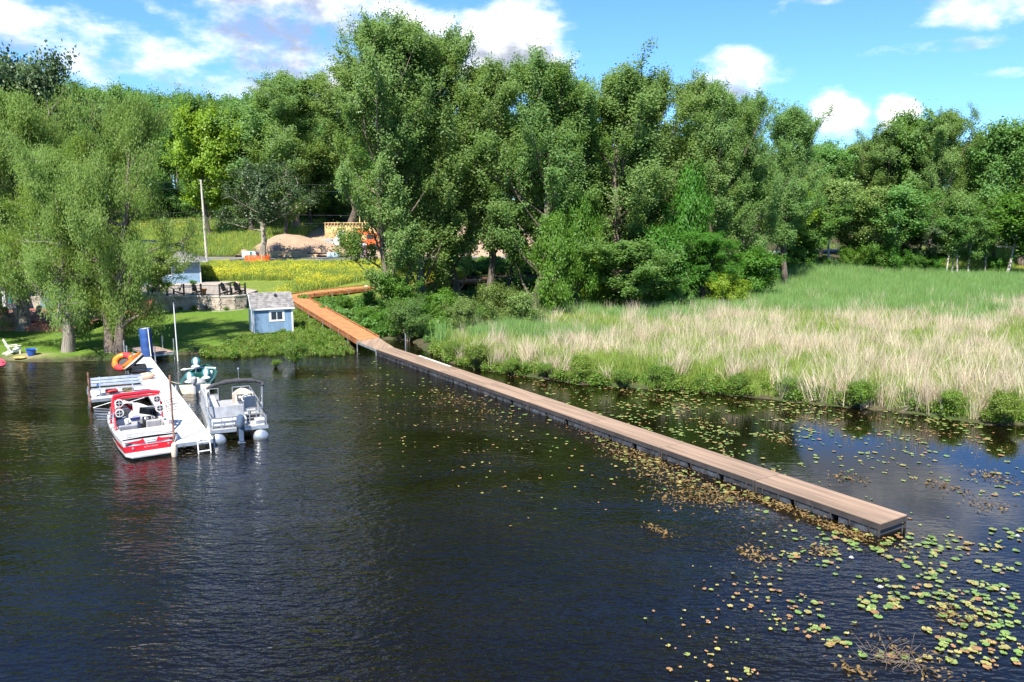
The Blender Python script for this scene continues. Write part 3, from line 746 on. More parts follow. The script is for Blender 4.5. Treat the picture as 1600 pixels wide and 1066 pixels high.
# ------------------------------------------------------------------ floating dock
def PD(n, m): return ((1377.276 - .56821 * n + 82.618 * m) / (1 + .166594 * n + .029378 * m), (818.752 + 56.878 * n + 10.008 * m) / (1 + .166594 * n + .029378 * m))
DZ = .46
A0, A8, B0 = W(*PD(0, 0), DZ), W(*PD(8, 0), DZ), W(*PD(0, 1), DZ)
dirv = (A8 - A0).normalized(); DRZ = math.atan2(-dirv.x, dirv.y); DW = (B0 - A0).length; DL = (A8 - A0).length / 8
dock = empty('floating_dock', (A0.x, A0.y, 0), DRZ, 'long brown floating dock of eight sections crossing the water to the lily pads', 'dock')
def rbox(mb, x0, x1, y0, y1, z0, z1): mb.span(x0, x1, y0, y1, z0, z1)
def dock_section_meshes():
    f = MB()
    y0, y1 = .02, DL - .02
    for a in ((0, DW, y0, y0 + .05), (0, DW, y1 - .05, y1), (0, .05, y0 + .05, y1 - .05), (DW - .05, DW, y0 + .05, y1 - .05)): f.span(*a, .235, DZ - .032)
    for q in np.linspace(y0 + .9, y1 - .9, 4): f.span(.05, DW - .05, q, q + .06, .26, DZ - .05)
    for q in np.linspace(y0 + .35, y1 - .35, 7): f.span(-.012, 0, q, q + .05, .06, .30); f.span(DW, DW + .012, q, q + .05, .06, .30)
    for x in (-.014, DW): f.span(x, x + .014, y0, y0 + .09, -.05, .40); f.span(x, x + .014, y1 - .09, y1, -.05, .40)
    for x in (-.004, DW - .001):
        for q in np.linspace(y0 + .12, y1 - .12, 12): f.span(x, x + .005, q, q + .018, .36, .378)
    fm = f.mesh('deck_section'); fm.materials.append(MT['skirt'])
    bms = []
    for x0, x1 in ((-.012, DW * .31), (DW * .31 + .006, DW * .655), (DW * .655 + .006, DW + .012)):
        b = MB(); b.span(x0, x1, y0 - .004, y1 + .004, DZ - .03, DZ); m = b.mesh('deck_board'); m.materials.append(MT['deck_brown']); bms.append(m)
    fl = MB(); L_ = DL * .285
    fl.span(.045, DW - .045, 0, L_, -.22, .233)
    for q in np.linspace(.06, L_ - .1, 4): fl.span(.03, .045, q, q + .05, -.2, .2); fl.span(DW - .045, DW - .03, q, q + .05, -.2, .2)
    flm = fl.mesh('float'); flm.materials.append(MT['float'])
    return fm, bms, flm
fm, bms, flm = dock_section_meshes()
for k in range(8):
    s = link('deck_section', fm, None, dock, (0, k * DL, 0))
    for b in bms: link('deck_board', b, None, s)
    for q in (.018, .355, .692): link('float', flm, None, s, (0, DL * q + .03, 0))
# the fixed ramp up to the boardwalk
e0, e1 = A8, W(*PD(8, 1), DZ)
BW_END = (W(558, 532.5, .86), W(592, 527.5, .86))
rp = empty('gangway', (e0.x, e0.y, 0), 0, 'short sloping brown gangway between the floating dock and the orange boardwalk', 'gangway')
loc = lambda p: p - Vector((e0.x, e0.y, 0))
dn = Vector((0, 0, -.02))
a_, b_, c_, d_ = loc(e0) + Vector((0, 0, .01)), loc(e1) + Vector((0, 0, .01)), loc(BW_END[1]) + dn, loc(BW_END[0]) + dn
mb = MB(); n_ = 3
for i in range(n_):
    f0, f1 = i / n_, (i + 1) / n_ - .006
    top = [a_.lerp(b_, f0), a_.lerp(b_, f1), d_.lerp(c_, f1), d_.lerp(c_, f0)]
    m1 = MB(); m1.hull([p - Vector((0, 0, .03)) for p in top], top); m1.build('deck_board', MT['deck_brown'], rp)
for p, q in ((a_, d_), (b_, c_)):
    m1 = MB(); m1.bar(p - Vector((0, 0, .12)), q - Vector((0, 0, .12)), .05, .17); m1.build('side_beam', MT['galv'], rp)
m1 = MB(); m1.tube([a_ + Vector((-.05, .05, -.9)), a_ + Vector((-.05, .05, .02))], .04); m1.build('post', MT['galv'], rp)
p = W(634, 549, 0)
mb = MB(); mb.tube([(0, 0, -.6), (0, 0, 1.35)], .045, 8)
tag(mb.build('metal_post', MT['galv'], None, (p.x, p.y, 0)), 'lone grey metal post standing in the water behind the floating dock', 'post')
# pale plank lying along the back edge of the dock
p0, p1 = W(655, 556, DZ + .05), W(704, 573, DZ + .05)
mb = MB(); mb.bar((0, 0, 0), p1 - p0, .16, .05)
tag(mb.build('plank', MT['cap'], None, p0), 'pale loose plank lying along the back edge of the floating dock', 'plank')

# ------------------------------------------------------------------ orange boardwalk
bwk = empty('boardwalk', (BW_END[0].x, BW_END[0].y, 0), 0, 'orange stained wooden boardwalk on posts climbing from the dock and bending behind the trees', 'boardwalk')
O_ = Vector((BW_END[0].x, BW_END[0].y, 0))
ZT = 1.85
Lc = [W(453.5, 469.5, ZT), BW_END[0]]; Rc_ = [W(475, 462.5, ZT), BW_END[1]]
outer = [W(449, 461.3, ZT), W(489, 455.5, ZT + .1), W(595, 444, 2.15), W(770, 434.5, 2.3)]
inner = [W(475, 462.5, ZT), W(491, 460.0, ZT + .1), W(595, 448.6, 2.15), W(770, 438.6, 2.3)]
dk = MB(); curbs = []; posts = []
def run(Ls, Rs):
    for (l0, l1), (r0, r1) in zip(zip(Ls[:-1], Ls[1:]), zip(Rs[:-1], Rs[1:])):
        n = max(2, int((l1 - l0).length / .145))
        for i in range(n):
            f0, f1 = i / n, (i + 1) / n - .045 / n
            q = [l0.lerp(l1, f0) - O_, l0.lerp(l1, f1) - O_, r0.lerp(r1, f1) - O_, r0.lerp(r1, f0) - O_]
            jz = Vector((0, 0, random.uniform(-.004, .004)))
            dk.hull([p - Vector((0, 0, .035)) + jz for p in q], [p + jz for p in q])
        m = max(2, int((l1 - l0).length / 2.3))
        for i in range(m + 1): posts.append((l0.lerp(l1, i / m), r0.lerp(r1, i / m)))
run(Lc, Rc_)
run([Lc[0], outer[0]], [Rc_[0], Rc_[0].lerp(outer[1], .02)])
run(outer, inner)
tag(dk.build('decking', MT['orange_wood'], bwk), kind='stuff')
def rail(pl):
    for p, q in zip(pl[:-1], pl[1:]):
        m1 = MB(); up = Vector((0, 0, .10)); m1.bar(p - O_ + up, q - O_ + up, .09, .07)
        n = max(2, int((q - p).length / 1.6))
        for i in range(n + 1): c = p.lerp(q, i / n) - O_; m1.box((c.x, c.y, c.z + .033), (.09, .09, .066))
        m1.build('edge_rail', MT['orange_rim'], bwk)
        m1 = MB(); dn_ = Vector((0, 0, -.17)); m1.bar(p - O_ + dn_, q - O_ + dn_, .05, .25); m1.build('rim_joist', MT['orange_rim'], bwk)
rail([outer[0], Lc[0], Lc[1]]); rail([Rc_[0], Rc_[1]]); rail(outer); rail(inner)
ends = Lc[1]
for l, r in posts:
    for p in (l, r):
        m1 = MB(); gz = min(H(p.x, p.y), p.z - .4) - .5
        m1.tube([(p.x - O_.x, p.y - O_.y, gz), (p.x - O_.x, p.y - O_.y, p.z + .12)], .042, 7); m1.build('post', MT['galv'], bwk)
sg = W(572, 449, 2.0); m1 = MB(); m1.box((0, 0, 0), (.32, .03, .40)); m1.box((0, -.02, 0), (.26, .01, .32))
tag(m1.build('notice_board', MT['white'], None, sg), 'small white sign fixed to the upper boardwalk edge', 'sign')

# ------------------------------------------------------------------ white dock
nm, fmid = Vector((-13.66, 33.3, 0)), Vector((-26.7, 55.75, 0))
wd_ = (fmid - nm); WL = wd_.length; WRZ = math.atan2(-wd_.x, wd_.y); WDT = .5
wdk = empty('white_dock', nm, WRZ, 'white panelled dock on posts with boats moored on both sides', 'dock')
WW = 1.46
def wsec(x0, x1, y0, y1, nm_='deck_section'):
    f = MB()
    for a in ((x0, x1, y0, y0 + .05), (x0, x1, y1 - .05, y1), (x0, x0 + .05, y0 + .05, y1 - .05), (x1 - .05, x1, y0 + .05, y1 - .05)): f.span(*a, WDT - .19, WDT - .03)
    for q in np.arange(y0 + .8, y1 - .3, .9): f.span(x0 + .05, x1 - .05, q, q + .05, WDT - .16, WDT - .05)
    s = f.build(nm_, MT['alu'], wdk)
    n = max(2, round((y1 - y0) / 1.2)); L_ = (y1 - y0) / n
    for i in range(n):
        b = MB(); b.span(x0 - .01, x1 + .01, y0 + i * L_ + .004, y0 + (i + 1) * L_ - .004, WDT - .028, WDT); b.build('deck_panel', MT['white_deck'], s)
    return s
cuts = [0, 1.75, 6.9, 11.9, 16.6, 21.3, WL]
for y0, y1 in zip(cuts[:-1], cuts[1:]): wsec(-WW / 2, WW / 2, y0 + .008, y1 - .008)
PX0, PX1, PY0, PY1 = -WW / 2 - 2.75, -WW / 2 - .02, 11.3, 13.9
wsec(PX0, PX1, PY0, PY1, 'side_platform')
br = MB()
for x in (PX0 + .05, (PX0 + PX1) / 2): br.tube([(x, PY0 - .01, .02), (x + 1.2, PY0 - .01, .3)], .02, 6)
br.tube([(PX0 + .05, PY0, -.1), (PX1, PY0, -.1)], .025, 6); br.build('brace', MT['alu'], wdk)
def post(x, y, top, m='galv', r=.035, name='post'):
    b = MB(); b.tube([(x, y, -1.2), (x, y, top)], r, 8); b.tube([(x, y, WDT - .2), (x, y, WDT + .12)], r + .03, 8); b.build(name, MT[m], wdk)
post(-WW / 2 + .02 - .1, .35, 3.4, 'rust', .045)
post(WW / 2 + .06, .2, .62); post(-WW / 2 - .06, 6.9, .65); post(WW / 2 + .06, 6.9, .65); post(WW / 2 + .06, 11.9, .7)
tall = W(288, 700, .3)
post(PX0 - .05, PY0 + .35, 1.9, 'rust', .05); post(PX0 - .05, PY1 - .2, .75)
for px, py, y_top in ((192, 556, 532), (205, 563, 540), (216, 580, 551)):
    q = W(px, py, WDT); lx = (Matrix.Rotation(-WRZ, 3, 'Z') @ (q - nm)); tp = WY(px, y_top, q.y).z
    post(-WW / 2 - .05, lx.y, max(1.3, tp), 'galv', .04)
for px, py, y_top in ((242, 566, 536),):
    q = W(px, py, WDT); lx = (Matrix.Rotation(-WRZ, 3, 'Z') @ (q - nm)); post(WW / 2 + .06, lx.y, 1.5, 'galv', .04)
ld = MB()
for x in (.05, .55): ld.tube([(x, .35, WDT + .02), (x, .05, WDT + .55), (x, -.10, WDT + .5), (x, -.48, -.5)], .026, 8)
ldo = ld.build('ladder', MT['white'], wdk)
for i, f in enumerate((.35, .6, .85)):
    m1 = MB(); y, z = -.10 - .38 * f, WDT + .5 - (WDT + 1.0) * f; m1.box((.30, y, z), (.5, .08, .03)); m1.build('rung', MT['white'], ldo)
def on_dock(x, y, z=WDT): return nm + Matrix.Rotation(WRZ, 3, 'Z') @ Vector((x, y, z))

# bench on the side platform
bp = on_dock((PX0 + PX1) / 2 - .05, PY0 + .55)
be = empty('dock_bench', bp, WRZ - R(4), 'long grey slatted metal bench on the side platform of the white dock', 'bench')
for i, (y, z, tl) in enumerate([(-.28, .42, 0), (-.12, .42, 0), (.04, .42, 0)]):
    m1 = MB(); m1.box((0, y, z), (2.55, .135, .035)); m1.build('seat_slat', MT['alu'], be, bevel=.008)
for i in range(3):
    m1 = MB(); m1.box((0, .17 + .05 * i, .58 + .16 * i), (2.55, .035, .135), 0, R(-16)); m1.build('back_slat', MT['alu'], be, bevel=.008)
for x in (-.85, .75):
    m1 = MB(); m1.tube([(x, -.3, 0), (x, -.3, .39), (x, .14, .39), (x, .32, 1.0)], .03, 6); m1.tube([(x, .2, .0), (x, .12, .4)], .03, 6); m1.build('bench_frame', MT['alu'], be)
def lump(mb, c, d, seed, n=9, m=6, amp=.18):
    r = np.random.default_rng(seed); rings = []
    for i in range(m):
        th = pi * (i + .04) / (m - .92); row = []
        for j in range(n):
            ph = 2 * pi * j / n; k = 1 + r.uniform(-amp, amp)
            row.append((c[0] + d[0] * k * sin(th) * cos(ph), c[1] + d[1] * k * sin(th) * sin(ph), max(c[2] - d[2] * .98, c[2] - d[2] * k * cos(th))))
        rings.append(row)
    mb.loft(rings, True, True)
m1 = MB(); lump(m1, (0, 0, .14), (.42, .24, .15), 3)
tag(m1.build('life_jacket', MT['redfab'], None, on_dock(PX0 + 1.05, PY0 + 1.05), smooth=True, subd=1), 'red life jacket lying on the platform behind the grey bench', 'life jacket')
m1 = MB(); lump(m1, (0, 0, .13), (.40, .2, .13), 5)
tag(m1.build('towel', mat('cream_towel', (.75, .6, .25), .9, .25, 8, bump=.4, col2=(.30, .10, .06)), None, on_dock(PX0 + 1.85, PY0 + 1.1), smooth=True, subd=1), 'crumpled cream and brown towel behind the grey bench', 'towel')
m1 = MB(); lump(m1, (0, 0, .2), (.55, .34, .21), 8)
tag(m1.build('canvas_bag', mat('tan_canvas', (.62, .36, .24), .85, .15, 4, bump=.4), None, on_dock(-.35, 15.6), WRZ and (0, 0, .6), smooth=True, subd=1), 'slumped pinkish tan bag on the white dock behind the bench', 'bag')
# inflatables
def torus(mb, R_, r_, c=(0, 0, 0), a0=0, a1=2 * pi, n=26, m=10, sx=1, sy=1, sz=1):
    full = abs(a1 - a0 - 2 * pi) < 1e-3
    rings = []
    for i in range(n + (0 if full else 1)):
        t_ = a0 + (a1 - a0) * i / n
        rings.append([(c[0] + (R_ + r_ * cos(p)) * cos(t_) * sx, c[1] + (R_ + r_ * cos(p)) * sin(t_) * sy, c[2] + r_ * sin(p) * sz) for p in np.arange(m) * 2 * pi / m])
    if full: rings.append(rings[0])
    mb.loft(rings, True, not full)
tb = empty('towable_tube', on_dock(-WW / 2 - .35, 20.3, WDT), WRZ, 'orange ring shaped inflatable tube tilted on the left edge of the white dock', 'inflatable tube')
tb.rotation_euler = (R(38), R(-18), WRZ)
m1 = MB(); torus(m1, .52, .20, (0, 0, .62)); m1.build('ring', MT['orange_pvc'], tb, smooth=True)
m1 = MB(); torus(m1, .52, .206, (0, 0, .62), R(20), R(75)); torus(m1, .52, .206, (0, 0, .62), R(200), R(250)); m1.build('cover_band', MT['redfab'], tb, smooth=True)
m1 = MB(); m1.lathe([(.05, .5), (.45, .5), (.45, .56), (.05, .56)], 20); m1.build('floor', MT['black'], tb)
for a in (40, 160, 280):
    m1 = MB(); m1.tube([(.66 * cos(R(a - 11)), .66 * sin(R(a - 11)), .78), (.72 * cos(R(a)), .72 * sin(R(a)), .87), (.66 * cos(R(a + 11)), .66 * sin(R(a + 11)), .78)], .025, 6); m1.build('grip', MT['black'], tb)
tb = empty('towable_raft', on_dock(-WW / 2 + .05, 18.2, WDT + .55), WRZ, 'thick layered orange, cream and black inflatable raft leaning on the white dock', 'inflatable raft')
tb.rotation_euler = (R(10), R(-38), WRZ + R(-30))
def stad(L_, w, n=10): return [(w * cos(t_), L_ + w * sin(t_)) for t_ in np.linspace(0, pi, n)] + [(w * cos(t_), -L_ + w * sin(t_)) for t_ in np.linspace(pi, 2 * pi, n)]
for nm2, z0, z1, w, m_ in (('base', 0, .13, .48, 'black'), ('side_band', .132, .26, .52, 'cream'), ('top', .262, .44, .50, 'orange_pvc')):
    m1 = MB(); m1.loft([[(x * k_, y * k_, z) for x, y in stad(.45, w)] for z, k_ in ((z0, .94), (z0 + .03, 1), (z1 - .03, 1), (z1, .94))], True, True); m1.build(nm2, MT[m_], tb, smooth=True)
m1 = MB(); m1.loft([[(x * k_, y * k_, z) for x, y in stad(.40, .26)] for z, k_ in ((.442, 1), (.47, .92))], True, True); m1.build('pad', MT['redfab'], tb, smooth=True)
cr = empty('storage_crate', on_dock(-WW / 2 + .15, 17.6), WRZ, 'dark crate under the inflatable raft on the white dock', 'crate')
m1 = MB()
for x in (-.4, .4):
    for z in (.1, .28, .46): m1.box((x, 0, z), (.03, .9, .12))
for y in (-.45, .45):
    for z in (.1, .28, .46): m1.box((0, y, z), (.8, .03, .12))
m1.box((0, 0, .03), (.8, .9, .03)); m1.build('slatted_side', MT['black'], cr)
m1 = MB(); m1.box((0, 0, .54), (.84, .94, .04)); m1.build('lid', MT['black'], cr, bevel=.01)

# rolled blue foam mat
mp = W(231, 557, WDT)
rl = empty('rolled_foam_mat', mp, 0, 'tall rolled blue foam swim mat standing at the shore end of the white dock', 'foam mat')
rl.rotation_euler = (R(-2), R(-2.5), R(20))
m1 = MB(); m1.lathe([(.36, 0), (.385, .03), (.385, .62), (.375, .66), (.385, .7), (.385, 1.28), (.375, 1.32), (.385, 1.36), (.385, 1.92), (.36, 1.96)], 26); m1.build('roll', MT['blue_foam'], rl, smooth=True)
m1 = MB(); a_ = R(-55); m1.bar((.40 * cos(a_), .40 * sin(a_), .02), (.40 * cos(a_), .40 * sin(a_), 1.94), .05, .05); m1.build('mat_edge', MT['white'], rl)
m1 = MB()
for i in range(70):
    t0, t1 = i * .3, (i + 1) * .3; r0, r1 = .05 + .30 * i / 70, .05 + .30 * (i + 1) / 70
    m1.bar((r0 * cos(t0), r0 * sin(t0), 1.966), (r1 * cos(t1), r1 * sin(t1), 1.966), .012, .008)
m1.build('spiral_edge', MT['white'], rl)

# small ramp from the lawn
g0 = W(254, 552, .55)
rm = empty('shore_ramp', (g0.x, g0.y, 0), WRZ + R(14), 'short weathered brown ramp from the lawn to the white dock', 'ramp')
m1 = MB(); m1.span(-.8, .8, 0, .05, .38, .52); m1.span(-.8, -.75, .05, 4.2, .40, .54); m1.span(.75, .8, .05, 4.2, .40, .54); m1.span(-.75, .75, 2, 2.06, .40, .52); m1.build('frame', MT['galv'], rm)
for i in range(11):
    m1 = MB(); m1.span(-.82, .82, .02 + i * .385, .02 + i * .385 + .375, .545, .58); m1.build('plank', mat('ramp_plank', (.30, .21, .17), .9, .2, 2, bump=.3) if i == 0 else bpy.data.materials['ramp_plank'], rm)
for x, y in ((-.85, .1), (.85, .1), (.85, 2.2), (-.85, 2.2)):
    m1 = MB(); m1.tube([(x, y, -.8), (x, y, 1.5 if x > 0 else .7)], .035, 7); m1.build('post', MT['galv'], rm)

# flagpole
p = W(278, 560, .2); tz = WY(276, 453, p.y).z
fp = empty('flagpole', (p.x, p.y, H(p.x, p.y)), 0, 'thin white flagpole without a flag at the water edge of the lawn', 'flagpole')
m1 = MB(); m1.tube([(0, 0, -.3), (-.06, 0, tz - .2)], [.045, .03], 8); m1.build('pole', MT['white'], fp)
m1 = MB(); m1.lathe([(.01, tz - .21), (.05, tz - .17), (.05, tz - .13), (.01, tz - .09)], 10, (-.06, 0, 0)); m1.build('finial', MT['alu'], fp)
# ------------------------------------------------------------------ boats
def hull_rings(st, rows):
    """st: (y, sheer half beam, sheer z, chine half beam, chine z, keel z); rows: fractions of the topside"""
    out = []
    for y, bs, zs, bc, zc, zk in st:
        half = [(0, zk), (bc * .55, zk + (zc - zk) * .5), (bc, zc)] + [(bc + (bs - bc) * f, zc + (zs - zc) * f) for f in rows]
        out.append((y, half))
    return out
def side_loft(mb, rings, i0, i1, push=0.0):
    for s in (-1, 1): mb.loft([[(s * (x + push), y, z) for x, z in half[i0:i1 + 1]] for y, half in rings])
def bench_seat(name, parent, c, w, d, h, back, m, rz=0, trim=None):
    m1 = MB(); m1.box((0, 0, h * .5), (w, d, h)); s = m1.build(name, m, parent, c, (0, 0, rz), bevel=.05)
    m1 = MB(); m1.box((0, -d / 2 + .06, h + back / 2 - .02), (w, .15, back), 0, R(8)); m1.build('seat_back', trim or m, s, bevel=.05)
    return s
# --- red and white sport boat
bo = W(237, 712, .0)
rb = empty('sport_boat', (bo.x, bo.y, 0), WRZ + R(4), 'red and white sport boat with a red tower and four speakers beside the white dock', 'motorboat')
st = [(0, 1.10, .80, 1.0, .10, -.22), (1.6, 1.18, .80, 1.05, .08, -.26), (3.4, 1.18, .84, 1.02, .10, -.28), (4.8, 1.02, .92, .78, .2, -.24), (5.8, .66, 1.0, .42, .38, -.06), (6.4, .30, 1.06, .16, .6, .3), (6.7, .04, 1.08, .02, .85, .75)]
rg = hull_rings(st, (.22, .62, .82, 1.0))
m1 = MB(); side_loft(m1, rg, 0, 3); side_loft(m1, rg, 4, 6)
tr = rg[0][1]; m1.add([(x, 0, z) for x, z in tr[:4]] + [(-x, 0, z) for x, z in tr[3:0:-1]], [tuple(range(7))])
m1.build('hull', MT['gel'], rb)
m1 = MB(); side_loft(m1, rg, 3, 4)
m1.add([(s * tr[i][0], -.002, tr[i][1]) for i in (3, 4) for s in (-1, 1)], [(0, 1, 3, 2)])
m1.build('hull_band', MT['red'], rb)
m1 = MB()
m1.add([(s * tr[i][0], -.001, tr[i][1]) for i in (4, 6) for s in (-1, 1)], [(0, 1, 3, 2)])
m1.build('transom_top', MT['gel'], rb)
# transom trim: red swept panels with a white step between, two lights
for s in (-1, 1):
    m1 = MB(); m1.hull([(s * x, -.03, z) for x, z in ((.20, .60), (.30, .80), (.42, .74), (1.02, .70), (.4, .60))], [(s * x, 0, z) for x, z in ((.20, .60), (.30, .80), (.42, .74), (1.02, .70), (.4, .60))]); m1.build('transom_flash', MT['red'], rb)
    m1 = MB(); m1.box((s * .86, -.012, .62), (.26, .03, .05), 0, 0, s * R(12)); m1.build('tail_light', MT['glass_dark'], rb)
    m1 = MB(); m1.lathe([(.045, 0), (.045, .02), (.02, .024)], 12); m1.build('drain_fitting', MT['alu'], rb, (s * .7, -.004, .43), (R(90), 0, 0))
m1 = MB(); m1.box((0, -.015, .64), (.34, .05, .05)); m1.box((0, -.01, .72), (.34, .04, .05)); m1.build('boarding_step', MT['gel'], rb, bevel=.01)
m1 = MB(); m1.prism([(-1.0, -.02), (-.8, -.42), (.8, -.42), (1.0, -.02)], .10, .17); m1.build('swim_platform', MT['lightgrey'], rb, bevel=.015)
m1 = MB()
for i in range(11):                # maker's lettering on the band, too small to read in the photograph
    m1.bar((-.26 + i * .05, -.006, .40), (-.235 + i * .05, -.006, .46), .018, .006)
m1.build('lettering', MT['gel'], rb)
# deck
def sheer(y):
    ys_ = [q[0] for q in st]; return np.interp(y, ys_, [q[1] for q in st]), np.interp(y, ys_, [q[2] for q in st])
m1 = MB()
for s in (-1, 1):
    rows = []
    for y in np.linspace(1.35, 6.05, 14):
        b, z = sheer(y); bi = max(.12, b - .24); rows.append([(s * b, y, z), (s * (b - .02), y, z + .05), (s * bi, y, z + .07), (s * bi, y, z - .06), (s * (bi + .02), y, .22)])
    m1.loft(rows)
rows = []
for y in np.linspace(0, 1.35, 5):
    b, z = sheer(y); rows.append([(-b, y, z), (-b + .03, y, z + .05), (-.3, y, z + .09), (.3, y, z + .09), (b - .03, y, z + .05), (b, y, z)])
m1.loft(rows); z = sheer(1.35)[1]; b = sheer(1.35)[0]
m1.add([(-b, 1.35, z), (b, 1.35, z), (b - .03, 1.35, z + .05), (-b + .03, 1.35, z + .05)], [(0, 1, 2, 3)]); m1.add([(-b + .22, 1.352, .2), (b - .22, 1.352, .2), (b - .22, 1.352, z + .08), (-b + .22, 1.352, z + .08)], [(0, 1, 2, 3)])
rows = []
for y in (6.05, 6.3, 6.55, 6.7):
    b, z = sheer(y); rows.append([(-b, y, z), (0, y, z + .08), (b, y, z)])
m1.loft(rows)
m1.build('deck', MT['gel'], rb, smooth=True)
m1 = MB(); m1.span(-.92, .92, .10, .68, .88, .93); m1.build('sun_pad', MT['lightgrey'], rb, bevel=.04)
m1 = MB(); m1.span(-.92, .92, .72, 1.25, .88, .95); m1.build('sun_pad', MT['gel'], rb, bevel=.04)
m1 = MB(); m1.prism([(-.95, 1.36), (.95, 1.36), (.92, 4.2), (.35, 5.8), (-.35, 5.8), (-.92, 4.2)], .17, .2); m1.build('cockpit_floor', MT['black'], rb)
bench_seat('helm_seat', rb, (.52, 2.35, .2), .62, .5, .38, .5, MT['lightgrey'])
m1 = MB(); m1.box((.52, 2.03, .36), (.64, .12, .3)); m1.build('seat_base', MT['red'], rb, bevel=.03)
bench_seat('observer_seat', rb, (-.55, 2.2, .2), .78, .62, .38, .45, MT['grey'])
m1 = MB(); m1.box((-.78, 2.0, .62), (.3, .5, .1)); m1.build('seat_cushion', MT['lightgrey'], rb, bevel=.04)
m1 = MB(); m1.box((-.35, 1.72, .45), (.3, .2, .12)); m1.build('seat_base', MT['red'], rb, bevel=.03)
m1 = MB(); m1.box((-.66, 3.1, .42), (.42, 1.0, .4)); m1.build('side_lounge', MT['lightgrey'], rb, bevel=.05)
m1 = MB(); m1.box((.58, 3.35, .55), (.62, .5, .7), 0, R(12)); d = m1.build('dashboard', MT['black'], rb, bevel=.05)
m1 = MB(); torus(m1, .17, .018); m1.build('steering_wheel', MT['black'], rb, (.52, 3.02, .86), (R(60), 0, 0), smooth=True)
for x in (.40, .68):
    m1 = MB(); m1.lathe([(.08, 0), (.085, .015), (.07, .02)], 14); m1.build('gauge', MT['alu'], rb, (x, 3.16, .9), (R(62), 0, 0))
m1 = MB(); m1.box((-.58, 3.75, .55), (.62, .4, .7)); m1.build('glove_console', MT['gel'], rb, bevel=.06)
m1 = MB(); m1.box((0, 3.7, .5), (.4, .08, .6)); m1.build('walkthrough_door', MT['gel'], rb, bevel=.03)
m1 = MB(); m1.box((0, 3.72, .85), (.44, .14, .1)); m1.build('door_trim', mat('lilac_vinyl', (.32, .26, .5), .5, .1), rb, bevel=.03)
for s in (-1, 1):
    m1 = MB(); m1.hull([(s * .95, 3.3, .9), (s * .88, 4.0, .95), (s * .25, 4.15, .95)], [(s * .90, 3.15, 1.22), (s * .80, 3.75, 1.3), (s * .25, 3.9, 1.3)]) ; m1.build('windshield', MT['glass_dark'], rb)
    m1 = MB(); m1.tube([(s * .92, 3.12, 1.23), (s * .81, 3.76, 1.31), (s * .24, 3.91, 1.31)], .02, 6); m1.build('windshield_frame', MT['alu'], rb)
    m1 = MB(); m1.box((s * .45, 5.0, .45), (.34, 1.1, .3), s * R(20)); m1.build('bow_cushion', MT['grey'], rb, bevel=.06)
# tower
m1 = MB()
for s in (-1, 1):
    m1.tube([(s * 1.08, 1.75, .86), (s * 1.05, 2.2, 1.5), (s * .97, 2.75, 2.12), (s * .8, 2.85, 2.2)], .055, 8)
    m1.tube([(s * 1.08, 3.1, .9), (s * 1.03, 3.0, 1.6), (s * .95, 2.8, 2.1)], .045, 8)
    m1.tube([(s * 1.06, 2.15, 1.42), (s * 1.05, 3.04, 1.35)], .03, 6)
m1.tube([(-.97, 2.75, 2.14), (-.6, 2.8, 2.2), (.6, 2.8, 2.2), (.97, 2.75, 2.14)], .085, 8)
m1.tube([(-.92, 3.05, 2.0), (.92, 3.05, 2.0)], .05, 8)
tw = m1.build('wake_tower', MT['red'], rb, smooth=True)
for s in (-1, 1):
    for k_, (y, z) in enumerate(((2.5, 1.9), (2.22, 1.52))):
        m1 = MB(); m1.lathe([(.06, .30), (.15, .22), (.19, .05), (.19, 0)], 18); sp_ = m1.build('speaker', MT['red'], rb, (s * (.78 + .05 * k_), y, z), (R(-90), 0, 0), smooth=True)
        m1 = MB(); m1.lathe([(.185, -.004), (.185, -.03), (.14, -.034)], 18); m1.build('speaker_ring', MT['gel'], sp_, (0, 0, -.0), smooth=True)
        m1 = MB(); m1.lathe([(.135, -.03), (.135, -.038), (.02, -.04)], 18); m1.build('speaker_cone', MT['black'], sp_)
        m1 = MB(); m1.bar((-.13, -.0, -.046), (.13, 0, -.046), .02, .008); m1.bar((0, -.13, -.046), (0, .13, -.046), .02, .008); m1.build('speaker_emblem', MT['gel'], sp_)
for y, z in ((2.0, 1.35), (2.75, 1.45)):
    m1 = MB()
    for k_ in range(3): m1.bar((-1.08, y + .05, z - .05 + .1 * k_), (-1.75, y + .02, z + .05 + .13 * k_), .035, .03)
    m1.bar((-1.1, y + .05, z - .1), (-1.1, y + .05, z + .25), .05, .05); m1.build('board_rack', MT['alu'], rb)
    m1 = MB()
    for k_ in range(3): m1.bar((1.1, y + .3, z - .05 + .1 * k_), (1.65, y + .33, z + .02 + .13 * k_), .03, .025)
    m1.bar((1.1, y + .3, z - .1), (1.1, y + .3, z + .25), .05, .05); m1.build('board_rack', MT['black'], rb)
# fender hanging between the boat and the dock
fp_ = on_dock(-WW / 2 - .16, -.25, .28)
m1 = MB(); m1.lathe([(.03, -.36), (.11, -.30), (.13, -.15), (.13, .15), (.11, .30), (.03, .36)], 14); fd = m1.build('boat_fender', MT['cream'], None, fp_, (R(8), R(6), 0), smooth=True)
tag(fd, 'cream fender hanging between the red boat and the white dock', 'fender')
m1 = MB(); m1.tube([(0, 0, .35), (.05, .1, .62)], .012, 5); m1.build('rope', MT['white'], fd)

